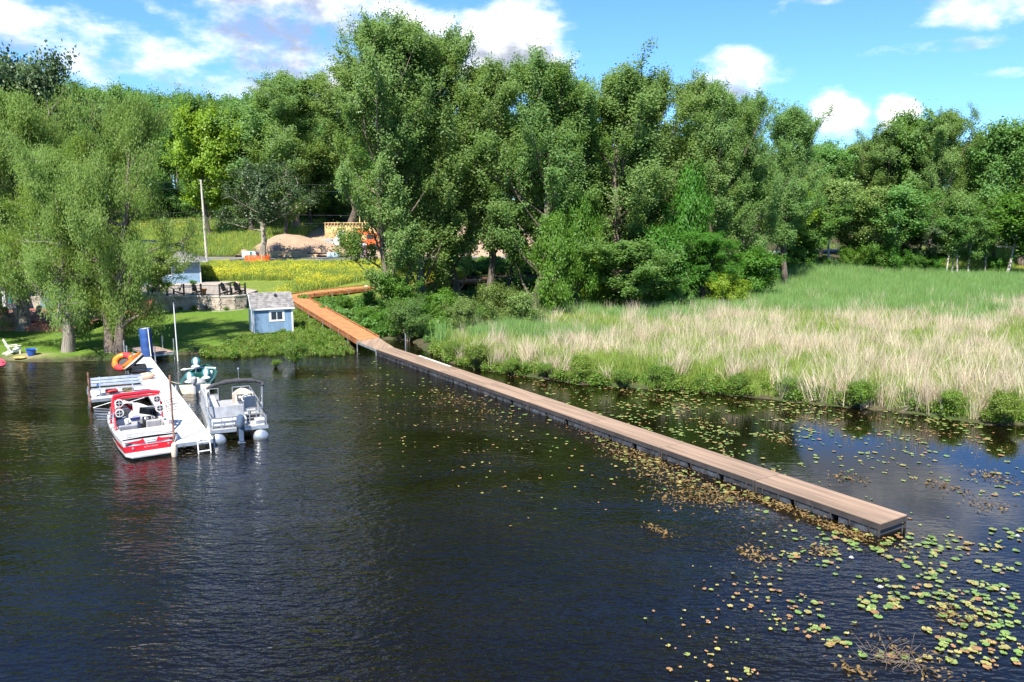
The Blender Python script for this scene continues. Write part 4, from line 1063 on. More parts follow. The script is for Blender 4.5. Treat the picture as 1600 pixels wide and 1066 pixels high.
# --- pontoon boat
po = W(375, 688, .05)
pb = empty('pontoon_boat', (po.x, po.y, 0), R(25), 'white and grey pontoon boat with a folded dark canopy right of the white dock', 'pontoon boat')
BL = 6.6
for x in (-.92, .92):
    m1 = MB(); m1.tube([(x, -.16, .10), (x, -.12, .10), (x, -.02, .10), (x, BL - .9, .10), (x, BL - .4, .16), (x, BL - .05, .26), (x, BL + .05, .3)], [.02, .24, .34, .34, .27, .12, .02], 20); m1.build('pontoon_tube', MT['alu'], pb, smooth=True)
    m1 = MB(); m1.box((x, BL / 2, .47), (.12, BL * .9, .10)); m1.build('riser', MT['alu'], pb)
m1 = MB(); m1.span(-1.25, 1.25, .05, BL - .3, .53, .60); m1.build('deck', MT['lightgrey'], pb, bevel=.01)
m1 = MB(); m1.span(-1.27, 1.27, .02, .05, .47, .62); m1.span(-1.27, -1.25, .05, BL - .3, .47, .62); m1.span(1.25, 1.27, .05, BL - .3, .47, .62); m1.build('deck_trim', MT['alu'], pb)
def fence(p, q, panel=True, n=3, top=1.28):
    p, q = Vector(p), Vector(q); m1 = MB()
    for z in ((.70, .98, top) if panel else (.74, .92, 1.1, top)): m1.bar((p.x, p.y, z), (q.x, q.y, z), .035, .035)
    for i in range(n + 1): c = p.lerp(q, i / n); m1.bar((c.x, c.y, .60), (c.x, c.y, top), .035, .035)
    f = m1.build('railing', MT['alu'], pb)
    if panel: m1 = MB(); a, b = p.lerp(q, .01), p.lerp(q, .99); m1.bar((a.x, a.y, .84), (b.x, b.y, .84), .012, .24); m1.build('rail_panel', MT['lightgrey'], f)
    return f
fence((-1.2, .75, 0), (-1.2, BL - .45, 0), True, 6); fence((1.2, 1.2, 0), (1.2, BL - .45, 0), True, 6); fence((-1.2, BL - .45, 0), (-.35, BL - .45, 0), True, 2); fence((.35, BL - .45, 0), (1.2, BL - .45, 0), True, 2)
fence((-1.2, .30, 0), (.25, .30, 0), False, 3, 1.08); fence((.30, 1.2, 0), (1.2, 1.2, 0), False, 3, 1.2); fence((1.2, .12, 0), (1.2, 1.2, 0), False, 2, 1.1)
# seats
m1 = MB(); m1.span(-1.12, .40, .45, .98, .62, .98); s = m1.build('stern_seat', MT['gel'], pb, bevel=.06)
m1 = MB(); m1.box((-.40, 1.06, 1.18), (1.50, .12, .56), 0, R(-14)); m1.build('seat_back', MT['grey'], s, bevel=.04)
m1 = MB(); m1.span(-1.14, -.55, 2.6, BL - .65, .62, .98); s = m1.build('port_couch', MT['gel'], pb, bevel=.06)
m1 = MB(); m1.span(-1.17, -1.0, 2.6, BL - .65, .95, 1.42); m1.build('seat_back', MT['lightgrey'], s, bevel=.06)
m1 = MB(); m1.span(-1.14, -.60, 1.35, 1.9, .62, 1.15); s = m1.build('storage_box', MT['gel'], pb, bevel=.03)
m1 = MB(); m1.span(-1.16, -.58, 1.33, 1.92, 1.152, 1.19); m1.build('lid', MT['lightgrey'], s)
m1 = MB(); m1.span(.55, 1.14, 4.2, BL - .65, .62, .98); s = m1.build('starboard_couch', MT['gel'], pb, bevel=.06)
m1 = MB(); m1.loft([[(x, y, z) for x, y in [(.2 + .95 * (k_ / 9.), 4.25 - .32 * sin(pi * k_ / 9.)) for k_ in range(10)]] for z in (.7, 1.45)] , False)
m1 = MB(); m1.hull([(.15 + .98 * k_ / 9., 4.2 + .28 * sin(pi * k_ / 9.), .9) for k_ in range(10)] + [(1.13 - .98 * k_ / 9., 4.05 + .1 * sin(pi * k_ / 9.), .9) for k_ in range(10)], [(.15 + .98 * k_ / 9., 4.2 + .28 * sin(pi * k_ / 9.), 1.34 + .2 * sin(pi * k_ / 9.)) for k_ in range(10)] + [(1.13 - .98 * k_ / 9., 4.05 + .1 * sin(pi * k_ / 9.), 1.34 + .2 * sin(pi * k_ / 9.)) for k_ in range(10)]); m1.build('couch_back', MT['cream'], s, smooth=True)
m1 = MB(); m1.box((.62, 3.25, 1.0), (.80, .42, .78), 0, R(10)); c = m1.build('helm_console', MT['gel'], pb, bevel=.06)
m1 = MB(); m1.box((.62, 3.02, 1.36), (.74, .06, .34), 0, R(-32)); m1.build('dash_panel', MT['black'], c, bevel=.02)
for x in (.4, .62, .84):
    m1 = MB(); m1.lathe([(.06, 0), (.065, .012), (.05, .016)], 12); m1.build('gauge', MT['gel'], c, (x, 2.97, 1.40), (R(55), 0, 0))
m1 = MB(); torus(m1, .19, .02); m1.build('steering_wheel', MT['gel'], c, (.66, 2.86, 1.34), (R(55), 0, 0), smooth=True)
m1 = MB(); m1.box((.72, 2.2, .95), (.55, .52, .14)); s = m1.build('captain_chair', MT['gel'], pb, bevel=.05)
m1 = MB(); m1.box((.72, 1.93, 1.33), (.54, .14, .66), 0, R(12)); m1.build('seat_back', MT['lightgrey'], s, bevel=.05)
m1 = MB(); m1.lathe([(.2, .6), (.06, .64), (.06, .88)], 14, (.72, 2.2, 0)); m1.build('pedestal', MT['black'], s)
m1 = MB(); m1.box((.72, 1.55, .70), (.7, .4, .18)); m1.build('swim_step_mat', MT['black'], pb)
m1 = MB(); m1.span(.72, 1.14, .12, .5, .605, .9); s = m1.build('cooler', MT['gel'], pb, bevel=.03)
m1 = MB(); m1.span(.74, 1.12, .10, .12, .72, .86); m1.build('cooler_handle', MT['grey'], s)
# canopy frame, canvas gathered along one bow
for tp_, r_ in (([(-1.22, .55, .62), (-1.25, .62, 1.6), (-1.25, .95, 2.35)], .035), ([(-1.22, 2.2, 1.28), (-1.24, 1.5, 1.95), (-1.25, .97, 2.38)], .02), ([(1.22, 2.4, 1.28), (1.24, 1.7, 1.95), (1.25, 1.33, 2.38)], .02),
                ([(1.22, 1.35, 1.2), (1.25, 1.3, 2.32)], .028), ([(1.22, 1.7, 1.28), (1.25, 1.34, 2.3)], .02)):
    m1 = MB(); m1.tube(tp_, r_, 8); m1.build('canopy_strut', MT['alu'], pb)
m1 = MB()
arc = [(-1.25 + 2.5 * k_ / 14., .95 + .35 * k_ / 14., 2.34 + .24 * sin(pi * k_ / 14.) ** .6) for k_ in range(15)]
m1.tube(arc, [.06 + .05 * sin(pi * k_ / 14.) + .018 * ((k_ * 7) % 3 - 1) for k_ in range(15)], 10)
m1.tube([(1.25, 1.3, 2.36), (1.27, 1.28, 2.28), (1.26, 1.3, 2.18)], [.08, .10, .03], 8)
m1.build('folded_canopy', mat('charcoal_canvas', (.05, .05, .055), .85, .2, 6, bump=.4), pb, smooth=True)
m1 = MB(); m1.tube([(.2, 1.15, 2.56), (.2, 1.15, 3.1)], .012, 6); m1.lathe([(.02, 3.1), (.045, 3.12), (.03, 3.18)], 8, (.2, 1.15, 0)); m1.build('anchor_light', MT['alu'], pb)
# outboard
om = empty('outboard_motor', (.05, -.18, 0), 0); om.parent = pb
m1 = MB(); m1.loft([[(x * w, y * l_ - .02, z) for x, y in [(cos(a), sin(a)) for a in np.arange(14) * 2 * pi / 14]] for z, w, l_ in ((.72, .15, .22), (.8, .19, .28), (1.05, .20, .30), (1.2, .17, .27), (1.26, .09, .16))], True, True); m1.build('cowling', MT['navy'], om, smooth=True)
m1 = MB(); m1.span(-.10, .10, -.14, .12, .05, .72); m1.span(-.07, .07, -.12, .1, -.45, .05); m1.span(-.16, .16, -.16, .14, -.02, .02); m1.build('leg', MT['navy'], om, bevel=.02)
m1 = MB(); m1.span(-.17, .17, .10, .24, .3, .74); m1.build('bracket', MT['black'], om, bevel=.015)
m1 = MB(); m1.tube([(0, -.2, -.28), (0, .2, -.28)], [.04, .06], 8)
for k_ in range(3): a = k_ * 2.094; m1.hull([(0.0, -.2, -.28), (.05 * cos(a + 1), -.22, -.28 + .05 * sin(a + 1)), (.16 * cos(a), -.24, -.28 + .16 * sin(a))], [(0.0, -.185, -.28), (.05 * cos(a + 1), -.205, -.28 + .05 * sin(a + 1)), (.16 * cos(a), -.225, -.28 + .16 * sin(a))])
m1.build('propeller', MT['alu'], om)
m1 = MB(); m1.span(-.11, .11, -.26, -.24, .86, 1.0); m1.build('cowl_badge', MT['lightgrey'], om)

# --- green fishing boat
gb = empty('fishing_boat', (-18.3, 45.0, 0), R(14), 'green open fishing boat with teal and white seats between the dock and the pontoon boat', 'fishing boat')
st = [(0, .86, .52, .72, .02, -.15), (1.5, .95, .55, .78, .02, -.17), (3.2, .90, .62, .66, .08, -.16), (4.3, .6, .70, .35, .25, -.05), (5.0, .12, .78, .05, .55, .4)]
rg = hull_rings(st, (.5, 1.0)); tr = rg[0][1]
m1 = MB(); side_loft(m1, rg, 2, 4); m1.build('hull', MT['green_hull'], gb)
m1 = MB(); side_loft(m1, rg, 0, 2); m1.add([(x, 0, z) for x, z in tr] + [(-x, 0, z) for x, z in tr[:0:-1]], [tuple(range(2 * len(tr) - 1))]); m1.build('bottom', mat('stained_bottom', (.5, .36, .2), .6, .3, 4, col2=(.62, .6, .55)), gb)
m1 = MB()
for s in (-1, 1):
    m1.loft([[(s * b, y, z), (s * b, y, z + .03), (s * max(.03, b - .14), y, z + .03), (s * max(.03, b - .15), y, .12)] for y, b, z in [(q[0], q[1], q[2]) for q in st]])
m1.add([(-.86, 0, .55), (.86, 0, .55), (.86, .14, .55), (-.86, .14, .55)], [(0, 1, 2, 3)])
m1.build('gunwale', MT['green_hull'], gb)
m1 = MB(); m1.prism([(-.72, .1), (.72, .1), (.78, 1.5), (.74, 3.2), (.45, 4.2), (-.45, 4.2), (-.74, 3.2), (-.78, 1.5)], .10, .14); m1.build('floor', mat('green_carpet', (.03, .12, .10), .95, .2, 6, bump=.4), gb)
m1 = MB(); m1.prism([(-.72, 3.3), (.72, 3.3), (.48, 4.2), (.08, 4.8), (-.08, 4.8), (-.48, 4.2)], .15, .56); m1.build('casting_deck', MT['green_hull'], gb)
for x, y, z in ((-.40, 3.6, .56), (.38, 1.9, .14), (-.42, .9, .14)):
    m1 = MB(); m1.lathe([(.05, z), (.05, z + .3)], 10, (x, y, 0)); s = m1.build('seat_post', MT['alu'], gb)
    m1 = MB(); lump(m1, (x, y, z + .38), (.26, .26, .10), 4, 12, 7, .03); m1.build('seat_cushion', MT['gel'], s, smooth=True)
    m1 = MB(); lump(m1, (x, y + .22, z + .64), (.27, .11, .30), 6, 12, 7, .03); m1.build('seat_back', MT['teal'], s, smooth=True)
    m1 = MB(); lump(m1, (x, y + .17, z + .64), (.15, .09, .27), 7, 12, 7, .03); m1.build('back_panel', MT['gel'], s, smooth=True)
m1 = MB(); lump(m1, (.0, 1.0, .42), (.48, .32, .27), 11, 12, 7, .1); m1.build('covered_seat', MT['lightgrey'], gb, smooth=True)
m1 = MB(); m1.box((.46, 2.6, .5), (.5, .3, .62), 0, R(12)); m1.build('console', MT['gel'], gb, bevel=.05)
m1 = MB(); m1.box((-.35, 2.4, .30), (.55, .4, .3)); m1.build('tackle_box', MT['gel'], gb, bevel=.04)
m1 = MB(); m1.loft([[(x * w, y * l_ - .16, z) for x, y in [(cos(a), sin(a)) for a in np.arange(12) * 2 * pi / 12]] for z, w, l_ in ((.62, .13, .2), (.72, .17, .25), (.92, .17, .25), (1.0, .08, .14))], True, True); m1.span(-.06, .06, -.24, -.08, -.3, .62); m1.build('outboard', MT['lightgrey'], gb, smooth=True)
m1 = MB(); m1.tube([(-1.05, 3.9, .72), (-.2, 4.3, .74), (.75, 3.95, .72)], .055, 8); m1.tube([(-1.05, 3.9, .72), (-1.3, 3.8, .72)], [.10, .04], 8); m1.build('trolling_motor', MT['gel'], gb, smooth=True)

# cleats and mooring lines
def cleat(parent, x, y, z, rz=0):
    m1 = MB(); m1.tube([(0, -.11, .05), (0, .11, .05)], [.012, .012], 6); m1.box((0, 0, .02), (.03, .08, .05)); m1.build('cleat', MT['alu'], parent, (x, y, z), (0, 0, rz))
for s in (-1, 1):
    cleat(rb, s * 1.02, .5, .86); cleat(rb, s * 1.05, 3.9, .95); cleat(pb, s * 1.2, .2, .60); cleat(pb, s * 1.15, BL - .4, .60)
for y in (2.6, 8.2, 15.0):
    for x in (-WW / 2 + .1, WW / 2 - .1): cleat(wdk, x, y, WDT)
def rope(p, q, sag, label):
    p, q = Vector(p), Vector(q); m1 = MB(); m1.tube([p.lerp(q, i / 8) - p - Vector((0, 0, sag * 4 * (i / 8) * (1 - i / 8))) for i in range(9)], .014, 5)
    tag(m1.build('mooring_rope', MT['cream'], None, p), label, 'rope')
wp = lambda o, v: Matrix.Translation(o.location) @ Matrix.Rotation(o.rotation_euler.z, 4, 'Z') @ Vector(v)
rope(wp(rb, (1.02, .5, .9)), on_dock(-WW / 2 + .1, 2.6, WDT + .05), .08, 'mooring rope from the stern of the red boat to the white dock')
rope(wp(pb, (-1.2, .2, .64)), on_dock(WW / 2 - .1, 2.6, WDT + .05), .06, 'mooring rope from the stern of the pontoon boat to the white dock')
rope(wp(gb, (-.8, .3, .56)), on_dock(WW / 2 - .1, 15.0, WDT + .05), .08, 'mooring rope from the green boat to the white dock')
for x in (-.45, .0, .45):
    m1 = MB(); m1.box((x, 1.0, .953), (.012, .5, .008)); m1.build('pad_seam', MT['grey'], rb)
    m1 = MB(); m1.box((x, .39, .933), (.012, .54, .008)); m1.build('pad_seam', MT['grey'], rb)
for x in (-.75, -.36, .03): m1 = MB(); m1.box((x, .70, .984), (.012, .48, .008)); m1.build('seat_seam', MT['grey'], pb)
for s in (-1, 1):
    m1 = MB(); m1.hull([(s * 1.19, 1.2, .62), (s * 1.19, 3.4, .66), (s * 1.13, 4.4, .72), (s * 1.195, 2.2, .50)], [(s * 1.20, 1.2, .62), (s * 1.20, 3.4, .66), (s * 1.14, 4.4, .72), (s * 1.205, 2.2, .50)]); m1.build('side_flash', MT['black'], rb)
# ------------------------------------------------------------------ shed
sh = empty('garden_shed', (-21.3, 65.0, .58), R(25), 'small blue shed with white trim and a grey shingle roof at the water edge', 'shed')
SW, SD, SH, SR = 3.2, 2.6, 2.08, 3.16
m1 = MB(); m1.span(0, SW, 0, SD, 0, SH); m1.hull([(0, 0, SH), (0, SD, SH), (0, SD / 2, SR)], [(SW, 0, SH), (SW, SD, SH), (SW, SD / 2, SR)]); m1.build('wall', MT['shed_blue'], sh)
m1 = MB()
for x in np.arange(.2, SW - .1, .2): m1.span(x, x + .018, -.008, 0, .05, SH - .12)
tag(m1.build('siding_batten', MT['shed_blue'], sh), kind='stuff')
for x0, x1, y0, y1 in ((-.02, .1, -.025, 0), (SW - .1, SW + .02, -.025, 0)):
    m1 = MB(); m1.span(x0, x1, y0, y1, 0, SH - .1); m1.build('corner_trim', MT['white'], sh)
for y0, y1 in ((-.02, .1), (SD - .1, SD + .02)):
    m1 = MB(); m1.span(-.025, -.001, y0, y1, 0, SH - .02); m1.build('corner_trim', MT['white'], sh)
rf = MB(); ov = .16; n = 9
for s in (0, 1):
    for i in range(n):
        f0, f1 = i / n, (i + 1) / n + .03
        def pt(f, lift): 
            y = -ov + (SD / 2 + ov) * min(f, 1.0); z = SH - .12 + (SR + .06 - SH + .12) * min(f, 1.0)
            return (y if s == 0 else SD - y, z + lift)
        (ya, za), (yb, zb) = pt(f0, .075), pt(f1, .045)
        k_ = 14
        for j in range(k_):
            x0 = -ov + (SW + 2 * ov) * (j + (.5 if i % 2 else 0) - .5) / k_; x1 = x0 + (SW + 2 * ov) / k_ - .008
            x0, x1 = max(-ov, x0), min(SW + ov, x1); dz = random.uniform(-.006, .006)
            if x1 - x0 < .04: continue
            rf.add([(x0, ya, za + dz), (x1, ya, za + dz), (x1, yb, zb), (x0, yb, zb), (x0, ya, za - .02 + dz), (x1, ya, za - .02 + dz)], [(0, 1, 2, 3), (0, 4, 5, 1)])
ro = MB()
for s in (0, 1):
    y0, y1 = (-ov, SD / 2) if s == 0 else (SD + ov, SD / 2)
    ro.hull([(-ov, y0, SH - .12), (SW + ov, y0, SH - .12), (SW + ov, y1, SR + .03), (-ov, y1, SR + .03)], [(-ov, y0, SH - .06), (SW + ov, y0, SH - .06), (SW + ov, y1, SR + .09), (-ov, y1, SR + .09)])
roof = ro.build('roof', MT['shingle'], sh)
tag(rf.build('shingle', MT['shingle'], roof), kind='stuff')
m1 = MB(); m1.box((SW * .62, SD * .33, SR - .12), (.22, .2, .12), 0, R(40)); m1.build('roof_vent', MT['black'], roof, bevel=.01)
m1 = MB(); m1.span(-ov, SW + ov, -ov - .03, -ov - .002, SH - .15, SH - .03); m1.build('fascia', MT['white'], sh)
m1 = MB(); m1.hull([(-ov - .03, -ov, SH - .16), (-ov - .03, SD / 2, SR), (-ov - .03, SD + ov, SH - .16), (-ov - .03, SD + ov, SH - .04), (-ov - .03, SD / 2, SR + .11), (-ov - .03, -ov, SH - .04)], [(-ov - .002, -ov, SH - .16), (-ov - .002, SD / 2, SR), (-ov - .002, SD + ov, SH - .16), (-ov - .002, SD + ov, SH - .04), (-ov - .002, SD / 2, SR + .11), (-ov - .002, -ov, SH - .04)]); m1.build('gable_trim', MT['white'], sh)
x0, x1, z0, z1 = SW * .40, SW * .79, .93, 1.86
m1 = MB(); m1.span(x0, x1, -.035, -.002, z0, z0 + .14); m1.span(x0, x1, -.035, -.002, z1 - .14, z1); m1.span(x0, x0 + .17, -.035, -.002, z0 + .14, z1 - .14); m1.span(x1 - .17, x1, -.035, -.002, z0 + .14, z1 - .14); wf = m1.build('window', MT['white'], sh)
m1 = MB(); m1.span((x0 + x1) / 2 - .025, (x0 + x1) / 2 + .025, -.03, -.008, z0 + .14, z1 - .14); m1.build('mullion', MT['white'], wf)
for a, b in ((x0 + .17, (x0 + x1) / 2 - .025), ((x0 + x1) / 2 + .025, x1 - .17)):
    m1 = MB(); m1.span(a, b, -.016, -.004, z0 + .14, z1 - .14); m1.build('pane', MT['glass_dark'], wf)
m1 = MB(); m1.span(-.04, -.002, .55, 1.95, .05, 1.95); dr = m1.build('door', MT['white'], sh)
for y in (.62, 1.28): m1 = MB(); m1.span(-.05, -.041, y, y + .58, .15, 1.85); m1.build('door_panel', MT['shed_blue'], dr)

# ------------------------------------------------------------------ terrace, wall, fence
TZ = 2.5
wl = [W(228, 487.5, 1.02), W(268, 486, 1.02), W(309, 485.5, 1.0), W(344, 486.5, 1.0), W(366, 485.5, 1.0), W(384, 483.5, 1.0)]
wl_top = [Vector((p.x, p.y + .12, TZ)) for p in wl]
tp = [(p.x, p.y + .15) for p in wl_top] + [(wl_top[-1].x - .3, 84), (-33.5, 92), (-33.5, 96), (-52, 96), (-52, wl_top[0].y)]
m1 = MB(); m1.prism(tp, .3, TZ - .03); tag(m1.build('terrace', MT['pavers']), kind='structure')
rw_ = empty('retaining_wall', (wl[0].x, wl[0].y, .8), 0, 'low tan block retaining wall holding up the terrace above the lawn', 'wall')
ow = Vector((wl[0].x, wl[0].y, .8))
bl = MB(); cp = MB()
for a, b in zip(wl[:-1], wl[1:]):
    L_ = (b - a).length; d = (b - a).normalized(); nrm = Vector((d.y, -d.x, 0)); rz_ = math.atan2(d.y, d.x)
    rowsn = 9; hz = (TZ - .75 - .1) / rowsn
    for r_ in range(rowsn):
        n = max(1, round(L_ / .46))
        for i in range(n):
            f = (i + .5 + (.25 if r_ % 2 else -.0)) / n
            if f > 1 - .3 / n: f = 1 - .3 / n
            c = a.lerp(b, f) + nrm * random.uniform(-.02, .025) + Vector((0, .13, 0)); c.z = .75 + hz * (r_ + .5)
            bl.box(c - ow, (L_ / n - .015, .24, hz - .012), rz_)
    for i in range(max(1, round(L_ / .6))):
        n = max(1, round(L_ / .6)); c = a.lerp(b, (i + .5) / n) + Vector((0, .12, 0)); c.z = TZ - .05; cp.box(c - ow, (L_ / n - .01, .34, .10), rz_)
tag(bl.build('wall_block', MT['stone'], rw_), kind='stuff'); tag(cp.build('capstone', MT['cap'], rw_), kind='stuff')
for px in (251, 321, 376):
    p = W(px, 481, 1.35); p.y = np.interp(p.x, [q.x for q in wl], [q.y for q in wl]) - .06
    m1 = MB(); m1.box(p - ow, (.24, .16, .26)); m1.build('wall_lamp', MT['black'], rw_, bevel=.02)
# edging and plants at the foot of the wall
ed = MB()
for a, b in zip(wl[:-1], wl[1:]): ed.bar(a + Vector((0, -.75, -.14 + .16)), b + Vector((0, -.75, -.14 + .16)), .14, .14)
tag(ed.build('bed_edging', MT['cap']), 'pale curved stone edging along the lawn below the retaining wall', 'edging')
for px, sz in ((286, 44), (306, 52), (330, 32), (357, 38)):
    p = W(px, 484, 1.1); plant(('edge', px % 2), p.x, p.y - .55, 1.0 + sz / 80., sz / 40., 'wall_plant', 'leafy green plant in the bed at the foot of the retaining wall', 'plant', 'plants at the foot of the retaining wall', part='stem', z=1.0)
fe = empty('terrace_fence', (wl_top[0].x, wl_top[0].y, TZ), 0, 'black metal railing along the top of the retaining wall', 'fence')
of = Vector((wl_top[0].x, wl_top[0].y, TZ))
ppx = [232, 262, 288, 315, 344, 361, 375, 384]
xs_ = [q.x for q in wl_top]
fpts = []
for px in ppx:
    X = np.interp(px, [228, 268, 309, 344, 366, 384], xs_); Y = np.interp(X, xs_, [q.y for q in wl_top]) + .05
    fpts.append(Vector((X, Y, 0)) - Vector((of.x, of.y, 0)))
bal = MB()
for p in fpts: m1 = MB(); m1.box((p.x, p.y, .55), (.13, .13, 1.1)); m1.box((p.x, p.y, 1.12), (.16, .16, .04)); m1.build('post', MT['fence_black'], fe)
for a, b in zip(fpts[:-1], fpts[1:]):
    for z in (.12, .98): m1 = MB(); m1.bar(a + Vector((0, 0, z)), b + Vector((0, 0, z)), .045, .045); m1.build('rail', MT['fence_black'], fe)
    n = int((b - a).length / .13)
    for i in range(1, n): c = a.lerp(b, i / n); bal.box((c.x, c.y, .55), (.018, .018, .85))
tag(bal.build('baluster', MT['fence_black'], fe), kind='stuff')

# ------------------------------------------------------------------ garden chairs and other terrace things
def adirondack(m):
    e = empty('garden_chair', (0, 0, 0))
    m1 = MB()
    for i in range(5): m1.box((0, -.28 + i * .115, .36 - i * .028), (.54, .10, .025), 0, R(-13))
    m1.build('seat', m, e)
    for i in range(5):
        m1 = MB(); x = (i - 2) * .105; m1.box((x, .36, .70 - abs(i - 2) * .03), (.098, .025, .80 - abs(i - 2) * .06), 0, R(-22)); m1.build('back_slat', m, e)
    for s in (-1, 1):
        m1 = MB(); m1.box((s * .34, -.02, .56), (.13, .72, .03)); m1.build('armrest', m, e)
        m1 = MB(); m1.box((s * .30, -.30, .27), (.04, .10, .54)); m1.build('leg', m, e)
        m1 = MB(); m1.bar((s * .26, -.34, .36), (s * .26, .55, .04), .035, .10); m1.build('leg', m, e)
    return e
ch_b = adirondack(MT['fence_black']); ch_w = adirondack(mat('white_resin', (.80, .76, .66), .5, .08)); ch_t = adirondack(mat('tan_resin', (.50, .36, .27), .6, .1))
def place(o, p, rz, label, cat, group=None, s=1.0):
    o.location = p; o.rotation_euler = (0, 0, rz); o.scale = (s, s, s); return tag(o, label, cat, group)
place(ch_b, (wl_top[3].x + .35, wl_top[3].y + 1.0, TZ), R(70), 'left black slatted garden chair behind the railing on the terrace', 'chair', None, 1.15)
place(copy_tree(ch_b), (wl_top[4].x + .25, wl_top[4].y + .95, TZ), R(60), 'right black slatted garden chair behind the railing, nearest the shed', 'chair', None, 1.15)
place(ch_t, (wl_top[4].x - .3, wl_top[4].y + 2.1, TZ), R(30), 'tan garden chair between and behind the two black ones', 'chair', None, 1.1)
pw = W(21, 553.5, .3)
place(ch_w, (pw.x, pw.y, H(pw.x, pw.y)), R(140), 'white plastic garden chair by the water at the left of the lawn', 'chair', None, 1.1)
p = W(320.5, 460, TZ); m1 = MB(); m1.lathe([(.2, 0), (.3, .5), (.34, .52), (.34, .58), (.27, .58), (.25, .45)], 14); tag(m1.build('planter', mat('terracotta', (.62, .24, .06), .8, .15), None, (p.x, wl_top[2].y + .7, TZ)), 'orange planter behind the railing on the terrace', 'planter')
def table(name, p, w, d, h, mtop, mleg, label):
    e = empty(name, p, R(10), label, 'table'); m1 = MB(); m1.box((0, 0, h), (w, d, .05)); m1.build('tabletop', mtop, e, bevel=.01)
    for sx in (-1, 1):
        for sy in (-1, 1): m1 = MB(); m1.box((sx * (w / 2 - .08), sy * (d / 2 - .08), h / 2 - .015), (.06, .06, h - .03)); m1.build('leg', mleg, e)
    return e
table('patio_table', (wl_top[1].x + .9, wl_top[1].y + 1.6, TZ), 1.4, .9, .72, MT['grey'], MT['fence_black'], 'grey patio table behind the railing beside the house')
for dx in (-.9, 1.1): place(copy_tree(ch_b), (wl_top[1].x + .9 + dx, wl_top[1].y + 1.4, TZ), R(-60 if dx < 0 else 60), 'dark chair %s the grey patio table by the house' % ('left of' if dx < 0 else 'right of'), 'chair', None, 1.0)
# barbecue cart under the house, half hidden by leaves
p = W(240, 462, TZ)
gr = empty('grill_cart', (p.x + .1, wl_top[0].y + 1.4, TZ), 0, 'white framed outdoor cart with wheels at the left end of the terrace', 'cart')
m1 = MB(); m1.box((0, 0, .55), (1.1, .6, .5)); m1.build('body', MT['black'], gr, bevel=.04)
m1 = MB()
m1.box((0, 0, 1.62), (1.9, .85, .06)); m1.build('canopy_roof', MT['white'], gr); m1 = MB()
for x in (-.85, .85):
    m1 = MB(); m1.box((x, -.35, .8), (.05, .05, 1.58)); m1.build('post', MT['white'], gr)
    m1 = MB(); m1.box((x, .35, .8), (.05, .05, 1.58)); m1.build('post', MT['white'], gr)
m1 = MB(); m1.box((0, 0, .27), (1.0, .55, .04)); m1.build('shelf', MT['white'], gr)
for x in (-.5, .5): m1 = MB(); m1.lathe([(.05, -.05), (.2, -.05), (.2, .05), (.05, .05)], 14); m1.build('wheel', MT['white'], gr, (x, -.34, .2), (R(90), 0, 0))

# ------------------------------------------------------------------ lake house behind the terrace
hx1, hy0 = -36.7, 94.0
hs = empty('lake_house', (hx1, hy0, TZ), R(22), 'pale blue house with a grey hip roof behind the terrace', 'house')
m1 = MB(); m1.span(-11, 0, 0, 9, -.5, 2.55); m1.build('wall', MT['house_blue'], hs)
m1 = MB()
for z in np.arange(.1, 2.5, .16): m1.span(-11, 0, -.012, 0, z, z + .012)
tag(m1.build('siding_line', MT['house_blue'], hs), kind='stuff')
for x in (-.1, -10.98): m1 = MB(); m1.span(x, x + .12, -.03, -.014, -.4, 2.5); m1.build('corner_trim', MT['white'], hs)
o_ = .75
m1 = MB(); A_ = [(-11 - o_, -o_, 2.5), (o_, -o_, 2.5), (o_, 9 + o_, 2.5), (-11 - o_, 9 + o_, 2.5)]; rd = [(-6.2, 4.5, 4.9), (-4.9, 4.5, 4.9)]
m1.add(A_ + rd, [(0, 1, 5, 4), (1, 2, 5), (2, 3, 4, 5), (3, 0, 4)]); m1.add([(x, y, z - .02) for x, y, z in A_], [(3, 2, 1, 0)]); rf2 = m1.build('roof', MT['shingle'], hs)
for a, b in (((-11 - o_, -o_ - .03), (o_, -o_ - .03)), ((o_ + .03, -o_), (o_ + .03, 9 + o_))):
    m1 = MB(); m1.bar((a[0], a[1], 2.5), (b[0], b[1], 2.5), .12, .14); m1.build('gutter', MT['lightgrey'], hs)
m1 = MB(); m1.lathe([(.08, 4.2), (.08, 5.3), (.13, 5.32), (.13, 5.42)], 10, (-6.6, 3.2, 0)); m1.build('chimney_pipe', MT['black'], rf2)
m1 = MB(); m1.span(-2.4, -1.7, 1.6, 2.2, 4.3, 4.6)
m1 = MB(); m1.box((-2.1, 6.6, 3.95), (.9, .7, .5)); m1.build('skylight', MT['blue_plastic'], rf2)
for x in (-4.6, -8.6):
    m1 = MB(); m1.span(x, x + 1.5, -.05, -.015, .9, 2.0); w = m1.build('window', MT['white'], hs)
    for a in (x + .08, x + .78): m1 = MB(); m1.span(a, a + .64, -.06, -.051, .98, 1.92); m1.build('pane', MT['glass_dark'], w)
tree(('bush', 0), 302, 92.5, 437, 22, 'bush', 'small bush at the right corner of the blue house', 'bush', part='stem')

